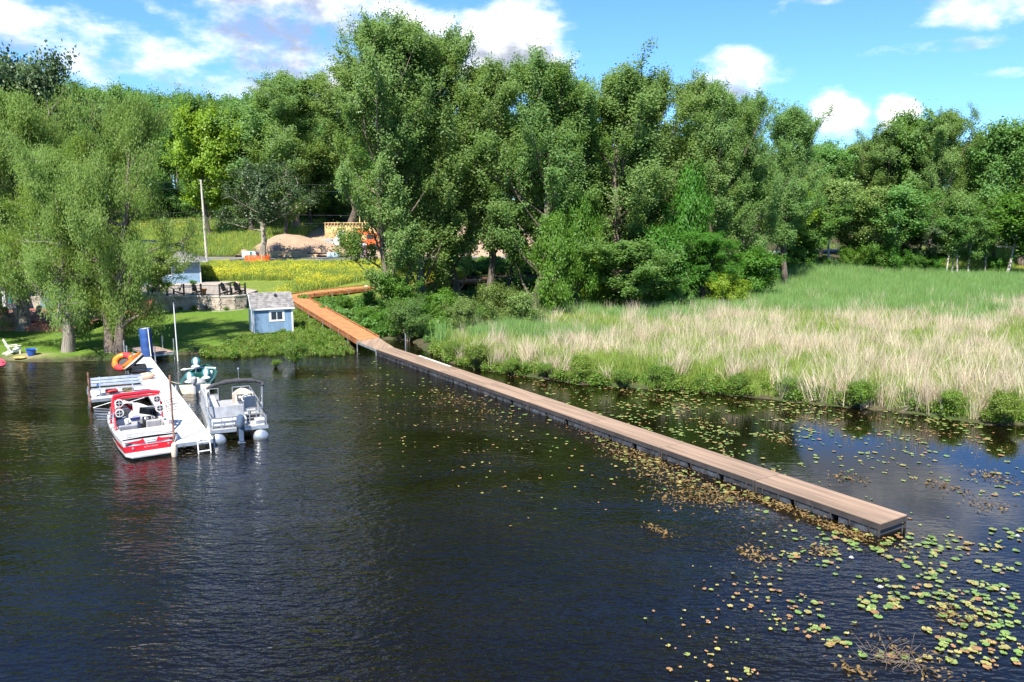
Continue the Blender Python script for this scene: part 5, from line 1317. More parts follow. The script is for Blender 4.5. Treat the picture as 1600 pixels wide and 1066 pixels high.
# ------------------------------------------------------------------ cabin, deck and stairs at the left
cb = empty('cabin', (-47.6, 74.5, 1.2), 0, 'white cabin wall with glass doors at the left edge behind the deck', 'house')
m1 = MB(); m1.span(-14, 0, 0, 7, -.6, 3.0); m1.build('wall', mat('white_siding', (.42, .48, .54), .8, .06), cb)
m1 = MB(); m1.hull([(-14.5, -.7, 2.9), (.6, -.7, 2.9), (.6, 7.5, 2.9), (-14.5, 7.5, 2.9)], [(-13, 3.3, 4.6), (-1, 3.3, 4.6), (-1, 3.6, 4.6), (-13, 3.6, 4.6)]); m1.build('roof', MT['shingle'], cb)
m1 = MB(); m1.span(-.02, .02, -.03, -.001, 0, 2.9); m1.build('corner_trim', MT['white'], cb)
for x in (-1.9, -4.6):
    m1 = MB(); m1.span(x, x + 1.7, -.03, -.002, .05, 2.25); d = m1.build('glass_door', MT['white'], cb)
    for a in (x + .08, x + .89): m1 = MB(); m1.span(a, a + .73, -.04, -.031, .13, 2.17); m1.build('pane', MT['glass_dark'], d)
cb2 = empty('cabin', (-42.0, 76.5, 1.2), 0, 'blue cabin wing half hidden behind the willow trunks', 'house')
m1 = MB(); m1.span(-3.5, 2.2, 0, 6, -.6, 2.8); m1.build('wall', mat('teal_siding', (.12, .19, .24), .8, .1), cb2)
m1 = MB(); m1.hull([(-4, -.6, 2.7), (2.8, -.6, 2.7), (2.8, 6.6, 2.7), (-4, 6.6, 2.7)], [(-3, 2.8, 4), (1.8, 2.8, 4), (1.8, 3.1, 4), (-3, 3.1, 4)]); m1.build('roof', MT['shingle'], cb2)
for x in (.2, 1.2): m1 = MB(); m1.span(x, x + .8, -.03, -.002, .1, 2.2); d = m1.build('glass_door', MT['white'], cb2); m1 = MB(); m1.span(x + .08, x + .72, -.04, -.031, .18, 2.1); m1.build('pane', MT['glass_dark'], d)
d0 = W(0, 513, .95)
dkx = empty('timber_deck', (-40, d0.y, .6), 0, 'red-brown timber deck with wide steps behind the willows', 'deck')
for i, (z, y0, y1) in enumerate(((.42, .0, .55), (.62, .55, 1.1), (.82, 1.1, 10.5))):
    m1 = MB(); n = max(3, int((y1 - y0) / .15)); w = (y1 - y0) / n
    for k_ in range(n): m1.span(-22, 4.6, y0 + k_ * w, y0 + (k_ + 1) * w - .008, z - .04, z)
    tag(m1.build('deck_board' if i == 2 else 'step_board', MT['red_deck'], dkx), kind='stuff')
    m1 = MB(); m1.span(-22, 4.6, y0 + .02, y0 + .05, z - .6, z - .041); m1.build('riser', MT['red_deck'], dkx)
p = W(214, 499, .95)
sc_ = empty('staircase', (p.x, p.y, .85), R(6), 'reddish wooden stairs climbing from the lawn to the terrace', 'stairs')
for i in range(9):
    m1 = MB(); m1.span(-.75, .75, i * .27, i * .27 + .30, .18 * i + .14, .18 * i + .18); m1.build('tread', MT['red_deck'], sc_)
    m1 = MB(); m1.span(-.75, .75, i * .27 + .03, i * .27 + .05, .18 * i - .02, .18 * i + .139); m1.build('riser', MT['red_deck'], sc_)
for x in (-.78, .78): m1 = MB(); m1.hull([(x - .02, 0, 0), (x - .02, 2.6, 1.6), (x - .02, 2.6, 0)], [(x + .02, 0, 0), (x + .02, 2.6, 1.6), (x + .02, 2.6, 0)]); m1.build('stringer', MT['red_deck'], sc_)
m1 = MB(); m1.tube([(.85, -.1, 0), (.85, -.1, 1.0), (.85, 2.4, 2.6), (.85, 2.4, 1.6)], .035, 7); m1.build('handrail', MT['fence_black'], sc_)
tree(('slim', 0), 236, 74.0, 376, 84, 'young_willow', 'small leaning willow with a thin dark trunk beside the stairs', 'tree', crown='willow', z=1.0)
# deck furniture
table('deck_table', W(22, 494, 1.43), 1.7, 1.0, .74, MT['lightgrey'], MT['fence_black'], 'pale table on the red deck at the left edge')
for i, (px, py, rz) in enumerate(((8, 496, 40), (30, 497, -10), (40, 496, -30), (58, 494, 60))):
    q = W(px, py, 1.43); place(copy_tree(ch_t if i else ch_b), q, R(rz + 180), ['dark chair at the left end of the pale deck table', 'tan chair in front of the pale deck table', 'tan chair at the right end of the pale deck table', 'tan chair standing apart on the deck under the willow'][i], 'chair', None, .95)
q = W(18, 490, 1.43)
um = empty('closed_umbrella', (q.x, q.y, 1.43), 0, 'closed teal parasol standing by the deck table', 'parasol')
m1 = MB(); m1.tube([(0, 0, 0), (0, 0, 2.5)], .025, 8); m1.build('pole', MT['alu'], um)
m1 = MB(); m1.lathe([(.14, .9), (.17, 1.1), (.12, 1.8), (.05, 2.45), (.01, 2.5)], 12); m1.build('canopy', MT['teal'], um, smooth=True)
m1 = MB(); m1.lathe([(.28, 0), (.28, .06), (.05, .1)], 14); m1.build('base', MT['black'], um)
q = W(168, 487, 1.43)
for i, (px, lab) in enumerate(((168, 'left white armchair on the deck behind the willow trunk'), (186, 'right white armchair on the deck beside the stairs'))):
    q = W(px, 488, 1.43); e = empty('armchair', q, R(170 + 20 * i), lab, 'armchair')
    m1 = MB(); m1.box((0, 0, .25), (.85, .8, .3)); m1.build('base', MT['grey'], e, bevel=.03)
    m1 = MB(); m1.box((0, -.02, .46), (.7, .65, .14)); m1.build('seat_cushion', MT['gel'], e, bevel=.05)
    m1 = MB(); m1.box((0, .34, .7), (.75, .16, .5), 0, R(-10)); m1.build('back_cushion', MT['gel'], e, bevel=.05)
q = W(177, 492, 1.43); m1 = MB(); m1.lathe([(.45, 0), (.5, .1), (.5, .38), (.42, .4), (.38, .3)], 18); tag(m1.build('fire_pit', mat('dark_stone', (.06, .05, .05), .9, .2, 4, bump=.4), None, q), 'dark round fire pit in front of the white armchairs', 'fire pit')
q = W(197, 492, 1.43); m1 = MB(); m1.lathe([(.05, 0), (.2, .06), (.24, .2), (.2, .34), (.05, .4)], 14); tag(m1.build('ball', mat('orange_rubber', (.75, .16, .03), .6, .1), None, q, smooth=True), 'orange ball on the deck at the foot of the stairs', 'ball')
# things at the beach
q = W(49.5, 555, .3); e = empty('bucket', (q.x, q.y, H(q.x, q.y)), 0, 'round blue tub on the sand by the willow trunk', 'tub')
m1 = MB(); m1.lathe([(.24, 0), (.34, .42), (.38, .43), (.38, .46), (.31, .46), (.22, .05), (.02, .05)], 18); m1.build('tub', MT['blue_plastic'], e, smooth=True)
for s in (-1, 1): m1 = MB(); m1.tube([(s * .36, -.1, .42), (s * .44, 0, .44), (s * .36, .1, .42)], .02, 6); m1.build('handle', MT['white'], e)
q = W(4, 573, .1); e = empty('kayak', (q.x - .3, q.y + .2, .05), R(31), 'red and pink kayak with its end on the beach at the left edge', 'kayak')
kr = []
for y, w, z, h in ((-1.5, .02, .25, .05), (-1.2, .22, .12, .22), (-.5, .36, .02, .32), (.5, .38, 0, .34), (1.3, .24, .10, .26), (1.7, .03, .25, .06)):
    kr.append([(w * cos(a), y, z + h / 2 + h / 2 * sin(a)) for a in np.arange(12) * 2 * pi / 12])
m1 = MB(); m1.loft(kr, True, True); m1.build('hull', MT['pink'], e, smooth=True)
m1 = MB(); torus(m1, .3, .035, (0, 0, .33), sx=.75, sy=1.5, n=20, m=6); m1.build('cockpit_rim', MT['redfab'], e, smooth=True)
q = W(31, 557, .3); m1 = MB(); lump(m1, (0, 0, .08), (.5, .2, .09), 9); tag(m1.build('beach_towel', MT['yellow'] if False else mat('straw_mat', (.55, .36, .10), .9, .2, 4, bump=.4), None, (q.x, q.y, H(q.x, q.y)), smooth=True, subd=1), 'crumpled orange-tan towel on the sand beside the blue tub', 'towel')
# ------------------------------------------------------------------ road side and building site
q = Vector((-45.0, 116.0, 0)); gz = H(q.x, q.y); tz = WY(320, 281, q.y).z
up = empty('utility_pole', (WY(323, 400, q.y).x, q.y, gz), 0, 'pale wooden utility pole beside the road', 'utility pole')
m1 = MB(); m1.tube([(0, 0, -.5), (-.1, 0, (tz - gz) * .5), (-.2, 0, tz - gz)], [.2, .17, .12], 12); m1.build('pole', MT['pole'], up, smooth=True)
m1 = MB(); m1.tube([(-.35, 0, tz - gz - .15), (-.05, 0, tz - gz - .1)], .03, 6); m1.lathe([(.05, 0), (.07, .1), (.04, .2)], 8, (-.4, 0, tz - gz - .2)); m1.build('insulator', MT['lightgrey'], up)
m1 = MB(); m1.lathe([(.1, 0), (.22, .05), (.22, .7), (.1, .75)], 12, (.1, -.25, (tz - gz) * .62)); m1.build('transformer', MT['galv'], up) if False else None
def wire(z0, ex, ey, ez, sag):
    p0 = Vector((-.2, 0, z0)); p1 = Vector((ex, ey, ez))
    m1.tube([p0.lerp(p1, i / 14) - Vector((0, 0, sag * 4 * (i / 14) * (1 - i / 14))) for i in range(15)], .022, 4)
for z in (tz - gz - .05, tz - gz - 1.0, tz - gz - 4.4, tz - gz - 5.6, tz - gz - 5.9):
    for ex, ey in ((-45, 3), (48, 2)):
        m1 = MB(); wire(z, ex, ey, z + .3, .8); m1.build('wire', MT['black'], up)
# sand heap
e = tag(link('sand_heap', None), None) if False else None
r_ = np.random.default_rng(4); n = 40; rows = []
sp0 = WY(470, 386, 129.0); sg0 = H(sp0.x, sp0.y)
gx, gy = np.meshgrid(np.linspace(-9, 9, 46), np.linspace(-6, 6, 30))
hz = 2.6 * np.maximum(0, 1 - np.abs((gx + 2.6) / np.where(gx < -2.6, 5.6, 10.5)) ** 1.25 - np.abs(gy / 5.5) ** 1.5) + (vnoise(gx + 30, gy + 30, 1.3, 5) - .5) * .35
hz = np.where(hz < .1, hz - .6, hz)
v = np.c_[gx.ravel(), gy.ravel(), hz.ravel()]; a = (np.arange(29)[:, None] * 46 + np.arange(45)[None]).ravel()
sm = np_mesh('sand_heap', v, np.c_[a, a + 1, a + 47, a + 46], (MT['sand'],), smooth=True)
tag(link('sand_heap', sm, None, None, (sp0.x, sp0.y, sg0)), 'heap of pale excavated sand behind the road', 'sand heap')
# silt fence
sf = empty('silt_fence', (WY(500, 386, 124.5).x, 124.5, 4.3), 0, 'low black silt fence in front of the sand heap', 'fence')
pts = []
for i in range(15):
    x = -7 + i * 1.05; z = H(sf.location.x + x, 124.5) - 4.3; pts.append(Vector((x, .25 * sin(i * 1.3), z)))
for p in pts[::2]: m1 = MB(); m1.box((p.x, p.y - .04, p.z + .45), (.06, .06, 1.0)); m1.build('stake', MT['wood'], sf)
m1 = MB(); m1.loft([[(p.x, p.y, p.z - .1) for p in pts], [(p.x, p.y, p.z + .62 - .16 * ((i * 5) % 3) / 2) for i, p in enumerate(pts)], [(p.x, p.y + .03, p.z + .62 - .16 * ((i * 5) % 3) / 2) for i, p in enumerate(pts)], [(p.x, p.y + .03, p.z - .1) for p in pts]]); m1.build('fabric', MT['black'], sf)
# house under construction
hx = WY(508, 378, 133.0); hg = H(hx.x, 133) - .1
hc = empty('unfinished_house', (hx.x, 133, hg), 0, 'house shell of bare boards with an open doorway on the building site', 'house')
k_ = 133 / F_PX
Wd = 84 * k_; Hh = WY(508, 352, 133).z - hg
ox0, ox1 = 44 * k_, 56 * k_
for i, (x0, x1, z0, z1) in enumerate([(0, 2.4, 0, Hh), (2.41, ox0, 0, Hh), (ox1, Wd, 0, Hh), (ox0, ox1, Hh - .5, Hh)]):
    m1 = MB(); m1.span(x0, x1, 0, .1, z0, z1); m1.build('wall_sheet', MT['osb'], hc)
m1 = MB(); m1.span(0, .1, .1, 7, 0, Hh); m1.span(Wd - .1, Wd, .1, 7, 0, Hh); m1.span(.1, Wd - .1, 6.9, 7, 0, Hh); m1.build('side_wall', MT['osb'], hc)
for i in range(18): m1 = MB(); x = .1 + i * (Wd - .3) / 17; m1.span(x, x + .12, -.25, 7.1, Hh + .02, Hh + .32); m1.build('ceiling_joist', MT['wood'], hc)
m1 = MB(); m1.span(-.1, Wd + .1, -.05, 7, Hh + .33, Hh + .42); m1.build('upper_floor', MT['osb'], hc)
m1 = MB(); m1.span(0, 2.6, -.02, -.001, 0, 1.1); m1.build('foundation_wrap', MT['lightgrey'], hc)
m1 = MB(); m1.bar((ox0 + .1, -.15, 2.4), (ox1 + 1.6, -.3, .3), .1, .06); m1.build('brace', MT['wood'], hc)
for x in (ox0 + .3, ox0 + .75): m1 = MB(); m1.span(x, x + .06, .4, .5, 0, Hh - .5); m1.build('stud', MT['wood'], hc)
for x in (5.2, 6.0, 6.8): m1 = MB(); m1.span(x, x + .12, 3, 3.12, Hh + .43, Hh + 2.6); m1.build('upper_stud', MT['wood'], hc)
m1 = MB(); m1.span(5.0, 7.2, 2.98, 3.14, Hh + 2.61, Hh + 2.75); m1.build('upper_plate', MT['wood'], hc)
m1 = MB(); m1.hull([(1.5, -2.2, .1), (2.9, -2.2, .1), (3.3, -.3, 2.2), (2.6, -.3, 2.6)], [(1.5, -2.1, .14), (2.9, -2.1, .14), (3.3, -.2, 2.25), (2.6, -.2, 2.65)])
tag(m1.build('plastic_sheet', MT['gel'], None, (hx.x, 133, hg)), 'white sheet leaning against the unfinished house', 'sheet')
# orange lift machine
q = WY(585, 379, 130.0); e = empty('telehandler', (q.x, q.y, H(q.x, q.y)), R(70), 'orange lifting machine parked beside the unfinished house', 'construction machine')
m1 = MB(); m1.span(-1.0, 1.0, -2.2, 2.2, .7, 1.4); m1.build('body', MT['net'], e, bevel=.08)
m1 = MB(); m1.span(-1.0, -.1, -.5, .9, 1.4, 2.5); c = m1.build('cab', MT['net'], e, bevel=.08); m1 = MB(); m1.span(-1.02, -.08, -.4, .8, 1.65, 2.35); m1.build('cab_window', MT['glass_dark'], c)
m1 = MB(); m1.bar((.45, -2.2, 1.9), (.45, 3.2, 2.9), .4, .42); m1.build('boom', MT['net'], e)
m1 = MB(); m1.span(.1, .8, 3.2, 3.3, 1.8, 2.9); m1.span(.15, .3, 3.3, 4.3, 1.8, 1.88); m1.span(.6, .75, 3.3, 4.3, 1.8, 1.88); m1.build('fork', MT['black'], e)
for x in (-1.05, 1.05):
    for y in (-1.5, 1.5): m1 = MB(); m1.lathe([(.2, -.2), (.6, -.2), (.65, -.12), (.65, .12), (.6, .2), (.2, .2)], 18); w = m1.build('wheel', MT['black'], e, (x, y, .65), (0, R(90), 0), smooth=True); m1 = MB(); m1.lathe([(.05, -.21), (.3, -.21), (.3, .21), (.05, .21)], 14); m1.build('rim', MT['net'], w)
# portable toilet
q = WY(567, 388, 123.8); e = empty('portable_toilet', (q.x, q.y, H(q.x, q.y)), R(5), 'brown portable toilet with a pale roof at the roadside', 'portable toilet')
m1 = MB(); m1.span(-.6, .6, -.6, .6, 0, 1.9); m1.build('body', mat('brown_plastic', (.25, .10, .08), .6, .1), e, bevel=.04)
m1 = MB(); m1.hull([(-.64, -.64, 1.9), (.64, -.64, 1.9), (.64, .64, 1.9), (-.64, .64, 1.9)], [(-.4, -.4, 2.2), (.4, -.4, 2.2), (.4, .4, 2.2), (-.4, .4, 2.2)]); m1.build('roof', MT['gel'], e)
m1 = MB(); m1.span(-.4, .4, -.63, -.601, .1, 1.8); m1.build('door', mat('mauve_plastic', (.22, .14, .24), .6, .1), e)
# lumber
def lumber(px, py, Y, w, d, rows_, label):
    q = WY(px, py, Y); e = empty('lumber_stack', (q.x, q.y, H(q.x, q.y) + .02), R(random.uniform(-4, 4)), label, 'lumber')
    for x in (-w * .3, w * .3): m1 = MB(); m1.span(x, x + .1, -d / 2, d / 2, 0, .1); m1.build('bearer', MT['wood'], e)
    for r in range(rows_):
        for k_ in range(5):
            m1 = MB(); dx = random.uniform(-.25, .25); m1.span(-w / 2 + dx, w / 2 + dx, -d / 2 + k_ * d / 5, -d / 2 + (k_ + 1) * d / 5 - .02, .1 + r * .14, .1 + r * .14 + .125); m1.build('board', MT['wood'], e)
lumber(447, 396, 123.4, 5.2, 1.2, 6, 'long stack of fresh yellow boards lying by the road right of the oak')
lumber(425, 401, 122.7, 2.6, 1.0, 3, 'short low stack of boards nearest the oak trunk')
lumber(482, 399, 122.9, 2.4, 1.1, 3, 'short stack of boards right of the long lumber stack')
q = WY(391, 405, 122.6); e = empty('wrapped_pallet', (q.x, q.y, H(q.x, q.y)), R(3), 'white wrapped pallet of material behind the oak trunk', 'pallet')
m1 = MB(); m1.span(-1.1, 1.1, -.5, .5, .14, 1.0); m1.build('load', MT['gel'], e, bevel=.05)
m1 = MB(); m1.span(.1, .5, -.52, -.501, .2, .95); m1.build('printed_band', MT['teal'], e)
m1 = MB()
for y in (-.45, 0, .45): m1.span(-1.1, 1.1, y - .05, y + .05, 0, .13)
m1.build('pallet_base', MT['wood'], e)
q = WY(521, 400, 122.4); e = empty('wrapped_pallet', (q.x, q.y, H(q.x, q.y)), R(-8), 'pale blue wrapped bundle at the roadside near the toilet', 'pallet')
m1 = MB(); m1.span(-.9, .9, -.5, .5, .14, .8); m1.build('load', mat('pale_wrap', (.45, .62, .72), .4, .2), e, bevel=.1)
m1 = MB(); m1.span(-.9, .9, -.4, .4, 0, .13); m1.build('pallet_base', MT['wood'], e)
# orange netting round the oak
q = WY(403, 414, 112.8); e = empty('safety_netting', (q.x, q.y, H(q.x, q.y)), 0, 'orange safety netting strung round the oak trunk', 'netting')
nb = MB()
ringp = [(1.75 * cos(a) , 1.15 * sin(a)) for a in np.linspace(0, 2 * pi, 25)]
for (x0, y0), (x1, y1) in zip(ringp[:-1], ringp[1:]):
    for z in np.arange(.1, 1.0, .11): nb.bar((x0, y0, z), (x1, y1, z - .03), .02, .075)
    for f in (0, .5): nb.bar((x0 + (x1 - x0) * f, y0 + (y1 - y0) * f, .05), (x0 + (x1 - x0) * f, y0 + (y1 - y0) * f, 1.0), .06, .02)
tag(nb.build('mesh_strand', MT['net'], e), kind='stuff')
for a in range(0, 360, 60): m1 = MB(); m1.box((1.78 * cos(R(a)), 1.18 * sin(R(a)), .65), (.05, .05, 1.4)); m1.build('stake', MT['wood'], e)
# road sign seen from behind, car, pale houses through the trees
q = WY(1247.5, 392, 131.0); gz = H(q.x, q.y); tz = WY(1247, 371, 131).z
e = empty('road_sign', (q.x, q.y, gz), 0, 'diamond road sign seen from behind among the young trees', 'road sign')
m1 = MB(); m1.tube([(0, 0, -.3), (0, 0, tz - gz + .3)], .04, 6); m1.build('post', MT['galv'], e)
m1 = MB(); m1.box((0, -.05, tz - gz), (.75, .02, .75), 0, 0, R(45)); m1.build('plate', MT['alu'], e)
def car(px, Y, rz, m, label):
    q = WY(px, 400, Y); e = empty('parked_car', (q.x, Y, 4.12), rz, label, 'car')
    prof = [(-2.2, .35), (-2.25, .75), (-1.5, .92), (-.9, 1.42), (.9, 1.45), (1.75, .98), (2.25, .9), (2.3, .4)]
    m1 = MB(); m1.hull([(x, -.86 + (.12 if z > 1 else 0), z) for x, z in prof], [(x, .86 - (.12 if z > 1 else 0), z) for x, z in prof]); m1.build('body', m, e, bevel=.05)
    for s in (-1, 1): m1 = MB(); m1.hull([(x, s * .80, z) for x, z in ((-1.2, .98), (-.8, 1.36), (.8, 1.38), (1.4, 1.0))], [(x, s * (.875 if z < 1.1 else .765), z) for x, z in ((-1.2, .98), (-.8, 1.36), (.8, 1.38), (1.4, 1.0))]); m1.build('side_window', MT['glass_dark'], e)
    for x in (-1.4, 1.4):
        for s in (-1, 1): m1 = MB(); m1.lathe([(.1, -.1), (.31, -.1), (.33, -.06), (.33, .06), (.31, .1), (.1, .1)], 16); w = m1.build('wheel', MT['black'], e, (x, s * .82, .33), (R(90), 0, 0), smooth=True); m1 = MB(); m1.lathe([(.03, -.105), (.2, -.105), (.2, .105), (.03, .105)], 12); m1.build('rim', MT['alu'], w)
    for s in (-1, 1): m1 = MB(); m1.box((2.24, s * .6, .72), (.08, .35, .14)); m1.build('headlight', MT['gel'], e)
car(905, 122.2, R(2), MT['lightgrey'], 'silver car on the road glimpsed between the trunks')
def far_house(px, py0, py1, wpx, Y, m, label):
    k_ = Y / F_PX; p0, p1 = WY(px, py1, Y), WY(px, py0, Y); gz = min(p0.z, H(p0.x, Y)) - .3; e = empty('far_house', (p0.x, Y, gz), R(6), label, 'house')
    w, h = wpx * k_, p1.z - gz
    m1 = MB(); m1.span(-w / 2, w / 2, 0, 8, 0, h * .7); m1.hull([(-w / 2, 0, h * .7), (w / 2, 0, h * .7), (0, 0, h)], [(-w / 2, 8, h * .7), (w / 2, 8, h * .7), (0, 8, h)]); m1.build('wall', m, e)
    m1 = MB(); 
    for s in (-1, 1): m1.hull([(s * (w / 2 + .4), -.4, h * .7 - .15), (0, -.4, h + .05), (0, 8.4, h + .05), (s * (w / 2 + .4), 8.4, h * .7 - .15)], [(s * (w / 2 + .4), -.4, h * .7 + .03), (0, -.4, h + .25), (0, 8.4, h + .25), (s * (w / 2 + .4), 8.4, h * .7 + .03)])
    m1.build('roof', MT['shingle'], e)
    for f in (-.28, .28): m1 = MB(); m1.span(f * w - .5, f * w + .5, -.06, -.002, h * .3, h * .3 + 1.4); wn = m1.build('window', MT['white'], e); m1 = MB(); m1.span(f * w - .42, f * w + .42, -.07, -.061, h * .3 + .08, h * .3 + 1.32); m1.build('pane', MT['glass_dark'], wn)
far_house(1096, 285, 400, 62, 160, mat('pale_siding', (.66, .66, .64), .8, .06), 'pale grey house glimpsed through the right end of the cottonwoods')
far_house(1138, 362, 402, 70, 148, mat('yellow_siding', (.66, .52, .28), .8, .08), 'yellowish house low behind the dark narrow cottonwood')
# ------------------------------------------------------------------ grasses, reeds, flowers
def blades_mesh(name, n, h, hv, spread, w, lean, m, seed, heads=None, bend=.5):
    r = np.random.default_rng(seed)
    base = np.c_[r.normal(size=(n, 2)) * spread, np.zeros(n)]
    hh = h * r.uniform(1 - hv, 1 + hv, n); az = r.uniform(0, 2 * pi, n); ln = np.abs(r.normal(size=n)) * lean * hh
    dirx = np.c_[np.cos(az), np.sin(az), np.zeros(n)]
    mid = base + dirx * (ln * (.5 - bend * .25))[:, None] + np.c_[np.zeros((n, 2)), hh * .55]
    tip = base + dirx * ln[:, None] + np.c_[np.zeros((n, 2)), hh]
    sa = az + pi / 2 + r.normal(size=n) * .6; s = np.c_[np.cos(sa), np.sin(sa), np.zeros(n)] * (w * r.uniform(.6, 1.3, n) / 2)[:, None]
    v = np.stack([base - s, base + s, mid + s * .9, mid - s * .9, tip + s * .15, tip - s * .15], 1).reshape(-1, 3)
    k = np.arange(n) * 6; q = np.stack([np.c_[k, k + 1, k + 2, k + 3], np.c_[k + 3, k + 2, k + 4, k + 5]], 1).reshape(-1, 4)
    mats = [MT[m]]; mi = np.zeros(len(q), int)
    if heads:
        hm, cnt, sz, lo = heads; mats.append(MT[hm])
        idx = r.integers(0, n, cnt); c = tip[idx] + r.normal(size=(cnt, 3)) * [.06, .06, .05] - np.c_[np.zeros((cnt, 2)), r.random(cnt) * lo]
        a = rand_dirs(r, cnt) * sz; b = np.cross(a, rand_dirs(r, cnt)); b = b / (np.linalg.norm(b, axis=1, keepdims=True) + 1e-6) * sz
        v2 = np.stack([c - a, c + b, c + a, c - b], 1).reshape(-1, 3)
        q = np.vstack([q, np.arange(len(v2)).reshape(-1, 4) + len(v)]); v = np.vstack([v, v2]); mi = np.r_[mi, np.ones(cnt, int)]
    return np_mesh(name, v, q, mats, mi)
def leafy_mesh(name, n, rad, h, m, seed, ls=(.14, .07), ns=10):
    r = np.random.default_rng(seed)
    c = rand_dirs(r, n) * (r.random((n, 1)) ** .4) * [rad, rad, h * .5]; c[:, 2] = np.abs(c[:, 2] + h * .45)
    D = rand_dirs(r, n) + [0, 0, .2]; N_ = rand_dirs(r, n) * .6 + [0, 0, .7] + c * [.5, .5, 0]
    return leaves_mesh(name, c, D, N_, ls[0] * r.uniform(.7, 1.3, n), ls[1] * r.uniform(.7, 1.3, n), MT[m])

TUFTS = {}
def reg(kind, meshes):
    c = bpy.data.collections.new('tuft_' + kind)
    for i, me in enumerate(meshes):
        o = bpy.data.objects.new('%s_tuft_%02d' % (kind, i), me); c.objects.link(o)
    TUFTS[kind] = (c, len(meshes))
reg('reed', [blades_mesh('dry_reed', 50, 1.45, .32, .17, .018, .24, 'straw', 200 + i) for i in range(4)] + [blades_mesh('dry_reed', 44, 1.25, .35, .2, .018, .5, 'straw', 210 + i) for i in range(3)])
reg('grass', [blades_mesh('green_reed', 42, .95, .35, .22, .028, .25, 'grass', 220 + i) for i in range(4)])
reg('cattail', [blades_mesh('cattail', 40, 1.55, .22, .22, .035, .13, 'cattail', 230 + i) for i in range(4)])
reg('flower', [blades_mesh('meadow_flower', 40, .95, .35, .26, .03, .2, 'grass', 240 + i, heads=('yellow', 70, .042, .3)) for i in range(4)])
reg('meadow', [blades_mesh('meadow_grass', 44, .75, .4, .28, .03, .3, 'grass', 250 + i) for i in range(4)])
reg('leafy', [leafy_mesh('low_plant', 170, .42, .75, 'edge', 260 + i, (.15, .085)) for i in range(4)])
reg('dark', [leafy_mesh('wood_plant', 190, .5, .7, 'maple', 270 + i, (.2, .13)) for i in range(3)])
reg('lawn', [blades_mesh('lawn_grass', 60, .085, .5, .20, .012, .5, 'lawnblade', 280 + i) for i in range(3)] if 'lawnblade' in MT else [])

def scatter(name, pts, kind, smin, smax, seed, tilt=.08):
    r = np.random.default_rng(seed); n = len(pts); c, k = TUFTS[kind]
    me = bpy.data.meshes.new(name); me.vertices.add(n); me.vertices.foreach_set('co', np.asarray(pts, np.float32).ravel())
    a = me.attributes.new('rot', 'FLOAT_VECTOR', 'POINT'); a.data.foreach_set('vector', np.c_[r.normal(size=(n, 2)) * tilt, r.uniform(0, 6.28, n)].astype(np.float32).ravel())
    a = me.attributes.new('scl', 'FLOAT', 'POINT'); a.data.foreach_set('value', r.uniform(smin, smax, n).astype(np.float32))
    a = me.attributes.new('idx', 'INT', 'POINT'); a.data.foreach_set('value', r.integers(0, k, n).astype(np.int32))
    o = link(name, me); tag(o, kind='stuff')
    g = bpy.data.node_groups.new(name, 'GeometryNodeTree')
    g.interface.new_socket('Geometry', in_out='INPUT', socket_type='NodeSocketGeometry'); g.interface.new_socket('Geometry', in_out='OUTPUT', socket_type='NodeSocketGeometry')
    N, L = g.nodes, g.links
    i_, o_ = N.new('NodeGroupInput'), N.new('NodeGroupOutput'); ip = N.new('GeometryNodeInstanceOnPoints'); ci = N.new('GeometryNodeCollectionInfo')
    ci.inputs['Collection'].default_value = c; ci.inputs['Separate Children'].default_value = True; ci.inputs['Reset Children'].default_value = True
    ip.inputs['Pick Instance'].default_value = True
    def na(nm, t):
        q = N.new('GeometryNodeInputNamedAttribute'); q.data_type = t; q.inputs['Name'].default_value = nm; return q.outputs[0]
    L.new(i_.outputs[0], ip.inputs['Points']); L.new(ci.outputs[0], ip.inputs['Instance'])
    L.new(na('idx', 'INT'), ip.inputs['Instance Index']); L.new(na('scl', 'FLOAT'), ip.inputs['Scale'])
    e2r = N.new('FunctionNodeEulerToRotation'); L.new(na('rot', 'FLOAT_VECTOR'), e2r.inputs[0]); L.new(e2r.outputs[0], ip.inputs['Rotation'])
    L.new(ip.outputs[0], o_.inputs[0])
    md = o.modifiers.new('scatter', 'NODES'); md.node_group = g
    return o
def jgrid(x0, x1, y0, y1, sp, seed):
    r = np.random.default_rng(seed); gx, gy = np.meshgrid(np.arange(x0, x1, sp), np.arange(y0, y1, sp))
    return np.c_[gx.ravel(), gy.ravel()] + r.uniform(-.5, .5, (gx.size, 2)) * sp
def in_view(P, m=90):
    u = 800 + F_PX * P[:, 0] / np.maximum(P[:, 1], 1); return (u > -m) & (u < 1600 + m)
BACK = [(640, 547), (690, 540), (760, 532), (830, 512), (900, 499), (980, 490), (1060, 480), (1130, 466), (1180, 452), (1225, 442), (1400, 439), (1700, 438), (2100, 438)]
BW_ = np.array([W(x, y, .3)[:2] for x, y in BACK])
MARSH = np.vstack([SHORE[[i for i, q in enumerate(SHORE_PX, 1) if q[0] >= 660]], [[150, 15]], BW_[::-1]])
def on_ground(P, dz=-.03):
    return np.c_[P, ground_info(P)[0] + dz]
r = np.random.default_rng(11)
P1 = np.vstack([jgrid(-6, 60, 38, 84, .40, 1), jgrid(0, 110, 84, 124, .58, 2)])
P1 = P1[inside(P1, MARSH) & in_view(P1)]
_, dsh, _, _ = ground_info(P1)
P1 = P1[dsh > .15]; dsh = dsh[dsh > .15]
nz = vnoise(P1[:, 0] + 50, P1[:, 1], 4.2, 27) * .3 + vnoise(P1[:, 0] + 50, P1[:, 1], 1.7, 21) * .45 + vnoise(P1[:, 0] + 50, P1[:, 1], .8, 22) * .25
pxx = 800 + F_PX * P1[:, 0] / P1[:, 1]
dep = P1[:, 1] / np.interp(pxx, [650, 900, 1200, 1600], [66, 74, 80, 80])
